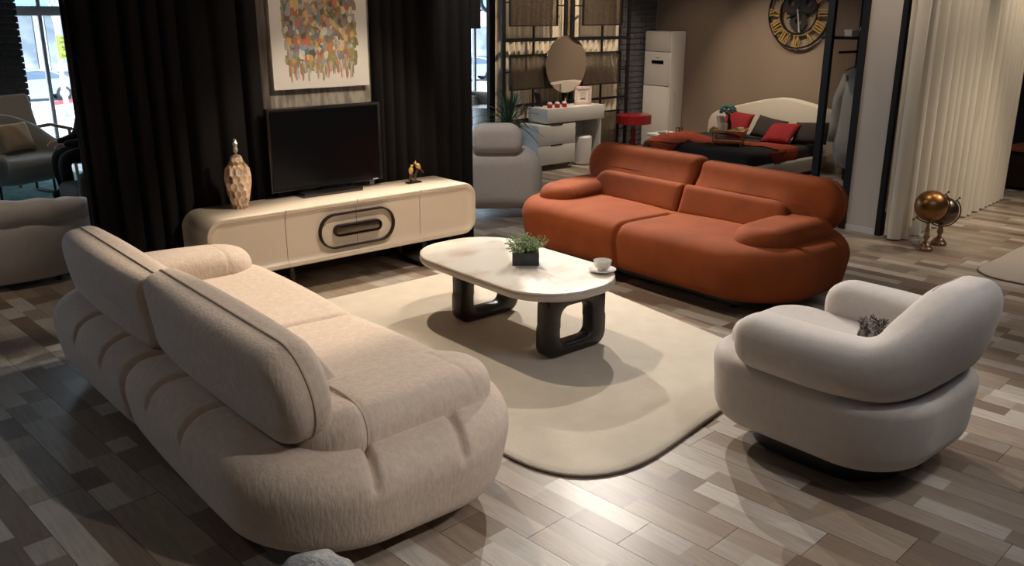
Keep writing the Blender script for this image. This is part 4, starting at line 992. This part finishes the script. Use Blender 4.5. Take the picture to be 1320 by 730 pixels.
for y in (.1, 1.5): lathe('foot', [(.02, 0), (.02, .06)], 'black', bd, 10, .08, y); lathe('foot', [(.02, 0), (.02, .06)], 'black', bd, 10, 1.4, y)
def pillow(name, label, cat, W, H, th, mt_, M4, group=None):
    V, F = [], []; N = 18
    for sgn in (1, -1):
        for j in range(N + 1):
            for i in range(N + 1):
                u, v = 2 * i / N - 1, 2 * j / N - 1; t = max(0, (1 - abs(u) ** 2.6) * (1 - abs(v) ** 2.6)) ** .45; pinch = 1 - .07 * (1 - u * u) * abs(v) ** 2; pin2 = 1 - .07 * (1 - v * v) * abs(u) ** 2
                V.append((u * W / 2 * pin2, v * H / 2 * pinch, sgn * th / 2 * t + (.004 * sgn * math.sin(7 * u + 3 * v) * t)))
    K = (N + 1) ** 2
    for s_ in (0, 1):
        for j in range(N):
            for i in range(N):
                a = s_ * K + j * (N + 1) + i; f = (a, a + 1, a + N + 2, a + N + 1); F.append(f if s_ == 0 else f[::-1])
    A = np.c_[np.array(V), np.ones(len(V))] @ np.array(M4).T
    o = pymesh(name, A[:, :3], F, mt_); o.data.update(); bm = bmesh.new(); bm.from_mesh(o.data); bmesh.ops.remove_doubles(bm, verts=bm.verts, dist=1e-5); bm.to_mesh(o.data); bm.free()
    return tag(o, label, cat, group)
# pillow plane: local x across bed (world y), local y up
def stand(x, y, z, lean, roll=0, yaw=0):
    return Matrix.Translation((x, y, z)) @ Matrix.Rotation(yaw, 4, 'Z') @ Matrix(((0, 0, -1, 0), (-1, 0, 0, 0), (0, 1, 0, 0), (0, 0, 0, 1))) @ Matrix.Rotation(-lean, 4, 'X') @ Matrix.Rotation(roll, 4, 'Z')
pillow('pillow', 'dark brown pillow between the two red cushions on the bed', 'pillow', .44, .29, .13, 'darkpillow', stand(9.44, 6.24, .475, .55, -.12), 'dark pillows on the bed')
pillow('pillow', 'dark brown pillow behind the black closet post, right of the red cushions', 'pillow', .46, .29, .13, 'darkpillow', stand(9.44, 5.66, .475, .55, .1), 'dark pillows on the bed')
for r_, (yy, zz, lean, roll, yaw, lb) in enumerate(((6.62, .50, .45, -.10, .1, 'red scatter cushion standing upright behind the bamboo tray'), (5.98, .455, .95, .12, -.1, 'red scatter cushion lying back against the right hand dark pillow'))):
    c = pillow('cushion', lb, 'cushion', .40, .34, .12, 'red', stand(9.30, yy, zz, lean, roll, yaw), 'red cushions on the bed')
# rust throw across the bed, with a pointed drop at each side
V, F = [], []; NX, NY = 14, 56
for j in range(NY + 1):
    for i in range(NX + 1):
        u, v = i / NX, j / NY; y = -.10 + 1.86 * v; d0 = .45 + .10 * math.sin(v * 7); x = d0 + .42 * u * (1 - .15 * math.sin(v * 5)) + .05 * math.sin(9 * v)
        z = .343 + .006 * math.sin(u * 22 + v * 6) + .004 * math.sin(v * 40 + u * 4)
        if y < .0: pass
        V.append((x, y if y > .0 else -.0 + y * .12, z if y > .0 else z + y * 1.3))
for j in range(NY):
    for i in range(NX): a = j * (NX + 1) + i; F.append((a, a + 1, a + NX + 2, a + NX + 1))
th_ = pymesh('throw_blanket', V, F, 'throw'); th_.location = (8.22, 5.62, 0)
md = th_.modifiers.new('solid', 'SOLIDIFY'); md.thickness = .008; md.offset = 1
tag(th_, 'rust coloured throw blanket spread across the charcoal bed', 'blanket')
def drop(y0, x0, name='throw_corner'):
    V = []; F = []
    for k in range(9):
        t = k / 8
        for s_ in range(7):
            u = s_ / 6 - .5; V.append((x0 + (.36 * (1 - t) + .015) * u, y0 + .008 * math.sin(u * 14), .345 - .17 * t))
    for k in range(8):
        for s_ in range(6): a = k * 7 + s_; F.append((a, a + 1, a + 8, a + 7))
    o = pymesh(name, V, F, 'throw', th_); m2 = o.modifiers.new('solid', 'SOLIDIFY'); m2.thickness = .006
drop(-.030, .45)
V = []; F = []
for k in range(9):
    t = k / 8
    for s_ in range(7): u = s_ / 6 - .5; V.append((-.010 - .010 * math.sin(u * 14) - .02, 1.25 + (.5 * (1 - t) + .015) * u, .347 - .17 * t))
for k in range(8):
    for s_ in range(6): a = k * 7 + s_; F.append((a, a + 1, a + 8, a + 7))
o = pymesh('throw_corner', V, F, 'throw', th_); m2 = o.modifiers.new('solid', 'SOLIDIFY'); m2.thickness = .006
V = []; F = []
for i in range(13):
    for j in range(9):
        u, v = i / 12, j / 8; V.append((-.03 + .5 * u, 1.0 + .50 * v + .2 * u, .349 + .006 * math.sin(9 * u + 5 * v)))
for i in range(12):
    for j in range(8): a = i * 9 + j; F.append((a, a + 9, a + 10, a + 1))
o = pymesh('throw_fold', V, F, 'throw', th_); m2 = o.modifiers.new('solid', 'SOLIDIFY'); m2.thickness = .006; m2.offset = 1
# bed tray
tr = thing('bed_tray', 'bamboo folding breakfast tray standing on the bed', 'tray', (8.66, 6.26, .352), math.radians(-62))
box('tray_base', -.20, -.14, .150, .20, .14, .160, 'bamboo', tr)
for a in ((-.205, -.14, -.195, .14), (.195, -.14, .205, .14)): box('tray_rim', a[0], a[1], .150, a[2], a[3], .185, 'bamboo', tr)
for a in ((-.20, -.145, .20, -.135), (-.20, .135, .20, .145)): box('tray_rim', a[0], a[1], .150, a[2], a[3], .172, 'bamboo', tr)
for x in (-.16, .16):
    for y in (-.12, .12): box('leg', x - .009, y - .006, 0, x + .009, y + .006, .152, 'bamboo', tr)
for y in (-.12, .12): box('stretcher', -.16, y - .005, .035, .16, y + .005, .055, 'bamboo', tr)
def ontray(x, y): 
    a = math.radians(-62); return (8.66 + x * math.cos(a) - y * math.sin(a), 6.26 + x * math.sin(a) + y * math.cos(a), .5125)
vz = thing('flower_vase', 'dark bottle vase of teal flowers on the bamboo tray', 'vase', ontray(-.02, .09))
lathe('vase', [(.028, 0), (.034, .01), (.032, .08), (.013, .12), (.012, .165), (.016, .17)], 'darkwood', vz, 16)
parts = []; ps = []
for i in range(80):
    a, b = random.uniform(0, 2 * PI), random.uniform(0, PI * .6); c = Vector((.085 * math.sin(b) * math.cos(a) - .03, .085 * math.sin(b) * math.sin(a), .215 + .07 * math.cos(b)))
    ps.append(lathe_data([(0, -.012), (.020, -.003), (.015, .009), (0, .012)], 6)); ps[-1] = ([Vector(v) + c for v in ps[-1][0]], ps[-1][1])
pymesh('flowers', *merge(ps), 'tealleaf', vz, kind='stuff'); pymesh('stems', *merge([tube_data([(0, 0, .15), (.03 * math.cos(a) - .02, .03 * math.sin(a), .22)], .002, 4) for a in range(6)]), 'leafA', vz)
o = box('folded_card', -.07, -.004, 0, .07, .004, .16, 'paper', None, rot=Matrix.Rotation(-.35, 3, 'X') @ Matrix.Rotation(.1, 3, 'Y')); o.location = Vector(ontray(-.10, .02)) + Vector((0, 0, .004)); tag(o, 'pale printed card leaning on the bamboo tray', 'card')
cpx = lathe('tray_cup', [(.03, 0), (.036, .02), (.038, .09), (.034, .09), (.03, .01), (0, .008)], 'porcelain', None, 20); cpx.location = ontray(-.05, -.06); tag(cpx, 'white cup on the bamboo tray in front of the card', 'cup')
o = box('small_box', -.035, -.025, 0, .035, .025, .035, 'paper', None, bev=.003); o.location = ontray(.12, .06); tag(o, 'small cream box at the right end of the bamboo tray', 'box')
# bedside table behind the foot corner
ns = thing('nightstand', 'low white nightstand beside the air conditioner, beyond the bed', 'nightstand', (9.05, 7.52, 0))
box('cabinet_body', -.20, -.16, .02, .20, .16, .30, 'white', ns, bev=.004); box('tabletop', -.21, -.17, .30, .21, .17, .32, 'white', ns); box('drawer_front', -.205, -.15, .06, -.2, .15, .28, 'whitegrey', ns)
o = box('book', -.06, -.045, 0, .06, .045, .018, 'bluebook', None); o.location = (9.0, 7.53, .3205); tag(o, 'blue grey book lying on the nightstand', 'book')
o = lathe('candle', [(.02, 0), (.02, .045), (0, .046)], 'wax', None, 20); o.location = (8.99, 7.455, .3205); tag(o, 'short white candle standing on the nightstand by the blue book', 'candle')
tn = thing('gold_lantern', 'small open gold cube lantern at the far end of the nightstand', 'lantern', (9.16, 7.40, .3205))
for x in (-.028, .028):
    for y in (-.028, .028): box('rod', x - .004, y - .004, 0, x + .004, y + .004, .075, 'darkbrass', tn)
for z in (0, .069): box('frame', -.032, -.032, z, .032, .032, z + .006, 'darkbrass', tn)

# ------------------------------------------------------------------ vanity corner
va = thing('vanity_table', 'pale grey vanity table with two drawers under the round mirror', 'table', (7.13, 7.74, 0))
box('top_slab', 0, 0, .565, .965, .34, .735, 'whitegrey', va, bev=.003)
bm = bmesh.new(); bbox(bm, -.14, .02, .07, .47, .33, .55); bmobj('drawer_unit', bm, 'whitegrey', va)
for z0, z1 in ((.075, .305), (.31, .545)):
    d = box('drawer', -.138, 0, z0, .468, .021, z1, 'whitegrey', va, bev=.003); 
    box('recessed_pull', .06, -.003, z1 - .008, .25, .004, z1 + .003, 'black', d)
for x in (-.12, .44):
    for y in (.04, .30): box('foot', x - .006, y - .006, 0, x + .006, y + .006, .07, 'alu', va)
box('side_panel', .905, .01, 0, .925, .33, .565, 'whitegrey', va); box('back_panel', .47, .32, .2, .905, .335, .565, 'whitegrey', va); box('support_block', 0, .03, .55, .5, .33, .565, 'black', va)
padobj('round_stool', (.235, .235, .36, .115, .03), 'white', None, step=.02, prof=5, M4=T(7.84, 7.86, .181)); st = bpy.data.objects['round_stool']; tag(st, 'white padded cylinder stool tucked under the vanity table', 'stool')
def candle(x, y, lb):
    c = thing('candle', lb, 'candle', (x, y, .7355), 0, 'three candles on the vanity table'); lathe('glass_holder', [(.028, 0), (.032, .005), (.032, .045), (.029, .045), (.028, .01), (0, .008)], 'redglass', c, 20); lathe('wax', [(.029, .01), (.029, .058), (.020, .068), (0, .070)], 'wax', c, 20)
for x, y, lb in ((7.262, 7.845, 'white candle in a red glass, leftmost of the three on the vanity'), (7.365, 7.825, 'white candle in a red glass, middle one of the three on the vanity'), (7.468, 7.81, 'white candle in a red glass, rightmost of the three on the vanity')): candle(x, y, lb)
pfm = thing('picture_frame', 'pink ornate frame with a round emblem on the vanity table', 'frame', (7.87, 7.90, .7355), math.radians(-20))
bm = bmesh.new()
for a in ((-.115, -.075, 0, .22), (.075, .115, 0, .22), (-.115, .115, 0, .045), (-.115, .115, .18, .22)): bbox(bm, a[0], -.012, a[2], a[1], .012, a[3], .006)
bmobj('ornate_border', bm, 'pink', pfm, True, sharp=40); box('print', -.08, -.004, .04, .08, .006, .185, 'paper', pfm)
V, F = tube_data([(.036 * math.cos(a), -.006, .130 + .036 * math.sin(a)) for a in np.linspace(0, 2 * PI, 25)][:-1], .003, 6, True); pymesh('emblem', V, F, 'pink', pfm); box('caption_bar', -.035, -.0065, .063, .035, -.004, .075, 'ink', pfm)
V, F = tube_data([(.016 * math.cos(a) * (1 - .4 * math.sin(3 * a)), -.006, .130 + .016 * math.sin(a)) for a in np.linspace(0, 2 * PI, 25)][:-1], .003, 6, True); pymesh('emblem', V, F, 'pink', pfm)
o = lathe('perfume_bottle', [(.012, 0), (.014, .03), (.010, .06), (.006, .09), (.0, .105)], 'pink', None, 14, 7.57, 7.90); o.location.z = .7355; tag(o, 'slim pink bottle standing right of the three candles', 'bottle')
o = box('leaning_board', -.004, -.05, 0, .004, .05, .17, 'darkpillow', None, rot=Matrix.Rotation(-.3, 3, 'Y')); o.location = (7.22, 8.0, .740); tag(o, 'thin dark board leaning at the left end of the vanity top', 'board')
mr = thing('round_mirror', 'large frameless round mirror hung on the lattice above the vanity', 'mirror', (7.81, 8.14, 1.212))
V, F = tube_data([(0, 0, 0), (0, .012, 0)], .345, 72); pymesh('mirror_glass', V, F, 'mirror', mr, True, sharp=30)
V, F = tube_data([(0, .0125, 0), (0, .03, 0)], .30, 40); pymesh('backing', V, F, 'black', mr, True, sharp=30)
# lattice screen with woven panels
lt = thing('lattice_screen', 'black metal lattice screen with woven mesh panels behind the vanity', 'screen', (0, 8.2, 0))
def bar(x0, z0, x1, z1, d=.02, nm='bar'): box(nm, x0, -d / 2, z0, x1, d / 2, z1, 'blackmetal', lt)
for x0, x1 in ((6.805, 6.86), (7.815, 7.86), (7.925, 7.98), (8.97, 9.01)): bar(x0, 0, x1, 3.1, .03, 'upright')
for z0, z1 in ((1.495, 1.535), (.735, .765), (2.85, 2.89), (.06, .09)): bar(6.86, z0, 8.97, z1, .022, 'crossbar')
for x0, x1, xs_ in ((6.93, 7.70, 7.31), (8.13, 8.85, 8.49)):
    for z0, z1 in ((1.67, 2.55), (.93, 1.345), (.14, .585)):
        for b in ((x0, z0, x1, z0 + .014), (x0, z1 - .014, x1, z1), (x0, z0, x0 + .014, z1), (x1 - .014, z0, x1, z1)): bar(*b, d=.03, nm='panel_frame')
        box('mesh_panel', x0 + .01, .002, z0 + .01, x1 - .01, .006, z1 - .01, 'mesh', lt)
    for z0, z1 in ((1.535, 1.67), (1.345, 1.495), (.765, .93), (.585, .735)): bar(xs_ - .011, z0, xs_ + .011, z1)
for z in (1.93, 1.14, .36): bar(6.86, z, 6.93, z + .016); bar(8.85, z - .04, 8.97, z - .024); bar(7.70, z - .03, 7.815, z - .014); bar(7.98, z - .03, 8.13, z - .014)
o = curtain('drape', (6.84, 8.36), (8.98, 8.38), .02, 3.2, 22, .032, 'creamdrape2', None, 33, cols=8); tag(o, 'ivory pleated drape hanging behind the lattice screen', 'curtain')
struct('wall_alcove', 6.84, 8.46, 0, 9.02, 8.52, 3.3, 'darkwall')
# red table
rt = thing('pedestal_table', 'dark red lacquered pedestal table between vanity and air conditioner', 'table', (8.96, 8.02, 0))
lathe('tabletop', [(0, .40), (.20, .40), (.235, .41), (.235, .52), (.22, .53), (0, .53)], 'redlac', rt, 40); lathe('pedestal', [(.14, 0), (.14, .02), (.05, .05), (.03, .10), (.05, .16), (.03, .22), (.045, .30), (.03, .36), (.05, .40)], 'redlac', rt, 24)
# dracaena
dr = thing('dracaena', 'spiky dark green dracaena in a pot beside the vanity', 'plant', (6.42, 7.60, 0))
lathe('pot', [(.13, 0), (.15, .03), (.17, .30), (.16, .30), (.14, .27), (0, .27)], 'whitegrey', dr, 28); tube('trunk', [(0, 0, .25), (.01, 0, .45), (0, .01, .66)], .016, 'turned', dr)
lv_ = []
for i in range(64):
    a = random.uniform(0, 2 * PI); e_ = random.uniform(-.1, 1.45); l = random.uniform(.34, .50); d = Vector((math.cos(a) * math.cos(e_), math.sin(a) * math.cos(e_), math.sin(e_))); p0 = Vector((0, 0, .64 + random.uniform(-.06, .04))); sd = d.cross(Vector((0, 0, 1))).normalized() if abs(d.z) < .99 else Vector((1, 0, 0))
    V = []; K = 6
    for k in range(K + 1):
        t = k / K; c = p0 + d * l * t + Vector((0, 0, -.22 * t * t * math.cos(e_))); w_ = .016 * (1 - t) ** .6 * (0.6 + t); V += [c - sd * w_, c + sd * w_ + Vector((0, 0, .001)), c + Vector((0, 0, -.004))]
    F = [];
    for k in range(K):
        b0 = 3 * k; F += [(b0, b0 + 3, b0 + 5, b0 + 2), (b0 + 2, b0 + 5, b0 + 4, b0 + 1), (b0, b0 + 1, b0 + 4, b0 + 3)]
    pymesh('leaf', V, F, 'spiky', dr)

# ------------------------------------------------------------------ cream chair with a bolster (back view)
wc = thing('lounge_chair', 'cream lounge chair with a round head bolster seen from behind', 'armchair', (5.13, 6.22, 0), math.radians(-38))
def fn(V):
    V = V.copy(); x, y, z = V[:, 0], V[:, 1], V[:, 2]; s_ = 1 + .05 * np.sin((z + .26) * 4); return np.c_[x * s_ * (1 - .10 * sstep(.05, .26, z)), y + .08 * sstep(-.1, .3, z) * -1, z]
padobj('shell', (.80, .56, .50, [.20, .20, .10, .10], .14), 'ivory', wc, step=.025, prof=9, M4=T(0, .12, .36, rx=PI / 2))
padobj('head_bolster', (.47, .27, .20, [.13, .13, .09, .09], .095), 'ivory', wc, step=.02, prof=8, e=2.2, M4=T(-.02, -.06, .745, rx=PI / 2))
for x in (-.3, .3):
    for y in (-.12, .32): tube('leg', [(x * .8, y, .09), (x, y, .0)], .011, 'alu', wc)

# ------------------------------------------------------------------ cream tub chair at the left edge, seen from behind
tc = thing('tub_chair', 'cream channel backed tub chair at the left edge behind the beige sofa', 'armchair', (1.12, 6.95, 0), math.radians(-8))
pthc = [(-.50, .48), (-.56, .2), (-.55, -.05), (-.42, -.26), (-.15, -.34), (.15, -.34), (.42, -.26), (.55, -.05), (.56, .2), (.50, .48)]
V, F = u_tube(pthc, 80, lambda u: (.085, .225 - .06 * abs(2 * u - 1) ** 2, .265 - .06 * abs(2 * u - 1) ** 2, .16), 30); tcb = pymesh('shell_back', V, F, 'ivory', tc)
V, F = u_tube(pthc, 80, lambda u: (.110 + .005 * math.cos(u * 60), .085 + .006 * math.cos(u * 60), .535 - .22 * abs(2 * u - 1) ** 2, .0), 24); pymesh('rolled_top', V, F, 'ivory', tc)
padobj('seat', (.95, .75, .30, .25, .1), 'ivory', tc, step=.04, M4=T(0, .08, .22)); 
for x in (-.35, .35):
    for y in (-.2, .35): lathe('foot', [(.018, 0), (.026, .08)], 'darkwood', tc, 12, x, y)

# ------------------------------------------------------------------ far left seating by the window
gc = thing('grey_armchair', 'grey green armchair with sloping arms and mustard cushion on the turquoise rug', 'armchair', (1.92, 10.05, .0125), math.radians(24))
def sec3(u):
    k = float(sstep(.10, .42, u)) * float(sstep(.90, .58, u)); return (.075, .10 + .15 * k, .40 + .14 * k, .25 * k)
pg = [(-.44, -.40), (-.46, -.1), (-.42, .2), (-.25, .36), (0, .40), (.25, .36), (.42, .2), (.46, -.1), (.44, -.40)]
V, F = u_tube(pg, 70, lambda u: (sec3(u)[0], sec3(u)[1], sec3(u)[2], -sec3(u)[3]), 24); pymesh('curved_back', V, F, 'greyfab', gc)
padobj('seat', (.90, .80, .24, .28, .08), 'greyfab', gc, step=.04, M4=T(0, 0, .30))
for x in (-.30, .30):
    P = rring(.14, .09, [.02] * 4, (3, 3), 3); tube('leg', [(x, a, .10 + b) for a, b in P], .014, 'black', gc, 8, True)
pillow('cushion', 'mustard square cushion resting on the grey green armchair', 'cushion', .36, .30, .12, 'mustard', T(1.99, 10.18, .60, rx=1.15, rz=math.radians(28)))
wl = thing('wooden_lounge_chair', 'tan high backed lounge chair with wooden arms behind the grey armchair', 'armchair', (2.22, 11.0, .0115), math.radians(24))
padobj('backrest', (.62, .62, .12, .05, .05), 'tanfab', wl, step=.04, M4=T(0, .2, .62, rx=PI / 2 - .25)); padobj('seat', (.6, .6, .12, .05, .05), 'tanfab', wl, step=.04, M4=T(0, -.1, .36))
for x in (-.36, .36): tube('arm', [(x, .35, .52), (x, 0, .58), (x, -.34, .55)], .02, 'oak', wl); tube('leg', [(x, -.3, .55), (x, -.34, 0)], .018, 'oak', wl); tube('leg', [(x, .3, .52), (x, .42, 0)], .018, 'oak', wl)
# charcoal chair next to the drape
dc = thing('charcoal_chair', 'low charcoal chair with rounded back, half behind the left drape', 'armchair', (2.47, 8.75, 0), math.radians(5))
padobj('backrest', (.86, .16, .40, .12, .075), 'darkchair', dc, step=.03, M4=T(0, -.33, .265, rx=-.0)); padobj('seat', (.84, .6, .20, .1, .06), 'darkchair', dc, step=.04, M4=T(0, .0, .20))
for x in (-.3, .3):
    for y in (-.25, .2): lathe('foot', [(.015, 0), (.02, .1)], 'black', dc, 10, x, y)
# seat the person is on
ps_ = thing('black_bench', 'black upholstered bench under the seated person by the left drape', 'bench', (2.92, 9.38, .0115)); padobj('seat', (.9, .5, .12, .06, .05), 'darkchair', ps_, step=.05, M4=T(.05, 0, .36))
for x in (-.3, .4):
    for y in (-.18, .18): box('leg', x - .02, y - .02, 0, x + .02, y + .02, .31, 'black', ps_)
# person in black, seated and hunched, mostly behind the drape
pe = thing('person', 'person in black clothes sitting hunched, half hidden by the left drape', 'person', (2.58, 9.37, .0115))
def skinned(name, verts, edges, radii, mt_, parent, lv=2, root=0):
    me = bpy.data.meshes.new(name); me.from_pydata(verts, edges, []); o = bpy.data.objects.new(name, me); COL.objects.link(o)
    mdf = o.modifiers.new('skin', 'SKIN'); 
    for i, r in enumerate(radii): me.skin_vertices[0].data[i].radius = (r, r)
    me.skin_vertices[0].data[root].use_root = True
    sb = o.modifiers.new('sub', 'SUBSURF'); sb.levels = lv; sb.render_levels = lv
    dg = bpy.context.evaluated_depsgraph_get(); dg.update(); m2 = bpy.data.meshes.new_from_object(o.evaluated_get(dg)); bpy.data.objects.remove(o)
    m2.materials.clear(); m2.materials.append(M[mt_]); m2.polygons.foreach_set('use_smooth', [True] * len(m2.polygons)); n_ = link(name, m2, parent); return n_
vt = [(.12, 0, .52), (.09, 0, .68), (.0, 0, .86), (.05, 0, .95), (.08, 0, 1.02),           # pelvis, waist, chest, neck base, neck
      (-.08, -.17, .86), (-.16, -.22, .62), (-.30, -.14, .60), (-.37, -.10, .60),             # near shoulder, elbow, wrist, hand
      (-.08, .17, .86), (-.16, .22, .62), (-.30, .14, .60), (-.37, .10, .60),
      (.06, -.10, .50), (-.40, -.13, .47), (-.38, -.14, .10), (-.50, -.15, .05),               # hip, knee, ankle, toe
      (.06, .10, .50), (-.40, .13, .47), (-.36, .14, .10), (-.48, .15, .05)]
ed = [(0, 1), (1, 2), (2, 3), (3, 4), (2, 5), (5, 6), (6, 7), (7, 8), (2, 9), (9, 10), (10, 11), (11, 12), (0, 13), (13, 14), (14, 15), (15, 16), (0, 17), (17, 18), (18, 19), (19, 20)]
ra = [.15, .15, .17, .07, .055, .075, .055, .040, .030, .075, .055, .040, .030, .10, .075, .055, .045, .10, .075, .055, .045]
try: skinned('body', vt, ed, ra, 'cloth_black', pe)
except Exception as ex: print('SKIN FAIL', ex)
V, F = lathe_data([(.0, -.125), (.05, -.115), (.075, -.08), (.088, -.02), (.092, .04), (.08, .09), (.045, .12), (0, .128)], 24); hdd = pymesh('head', [Vector((v[0] * 1.08, v[1] * .92, v[2])) for v in V], F, 'skin', pe); hdd.location = (.05, 0, 1.13); hdd.rotation_euler = (0, -.3, 0)
V, F = lathe_data([(.0, -.03), (.012, -.02), (.015, 0), (0, .03)], 8); nz_ = pymesh('nose', V, F, 'skin', hdd); nz_.location = (-.098, 0, -.01)
for y in (-.03, .03): V, F = lathe_data([(0, -.01), (.01, 0), (0, .01)], 10); e_ = pymesh('eye', V, F, 'black', hdd); e_.location = (-.088, y, .02)
box('mouth', -.095, -.022, -.062, -.080, .022, -.054, 'red', hdd)
V, F = lathe_data([(.07, -.10), (.10, -.06), (.108, .02), (.10, .08), (.06, .128), (0, .142)], 24); hr = pymesh('hood', V, F, 'cloth_black', pe); hr.location = (.08, 0, 1.135); hr.rotation_euler = (0, -.15, 0)
for s_ in (-1, 1):
    for k in range(5):
        y0 = s_ * .12 + (k - 2) * .017; l = (.05, .075, .082, .076, .06)[k]; b0 = Vector((-.385, y0, .595)); tube('finger', [b0, b0 + Vector((-l * .5, 0, .0)), b0 + Vector((-l * .85, 0, -.022)), b0 + Vector((-l * .95, 0, -.04))], [.009, .0085, .0075, .006], 'skin', pe, 8)

# white side table and beige seat glimpsed in the window gap
sd = thing('side_table', 'white drum side table by the window, left of the lattice screen', 'table', (8.45, 10.55, 0)); lathe('drum', [(.20, 0), (.20, .42), (.0, .42)], 'white', sd, 32); lathe('tabletop', [(.0, .42), (.235, .42), (.235, .46), (0, .46)], 'white', sd, 36)
bs = thing('beige_armchair', 'beige armchair beside the white drum table, only its arm showing', 'armchair', (8.75, 11.3, 0), .4)
padobj('seat', (.7, .7, .26, .1, .06), 'tanfab', bs, step=.05, M4=T(0, 0, .27)); padobj('backrest', (.7, .18, .5, .1, .08), 'tanfab', bs, step=.05, M4=T(0, .3, .48)); padobj('armrest', (.16, .66, .34, .07, .07), 'tanfab', bs, step=.04, M4=T(-.34, 0, .42)); padobj('armrest', (.16, .66, .34, .07, .07), 'tanfab', bs, step=.04, M4=T(.34, 0, .42))
for x in (-.25, .25):
    for y in (-.25, .25): lathe('foot', [(.018, 0), (.022, .15)], 'darkwood', bs, 10, x, y)
# black speaker box hanging high beside the right drape
hb_ = box('hanging_box', 4.43, 5.80, 1.71, 4.60, 5.98, 2.35, 'black', None, bev=.005); tag(hb_, 'black box fixed high at the right end of the black drape', 'box')
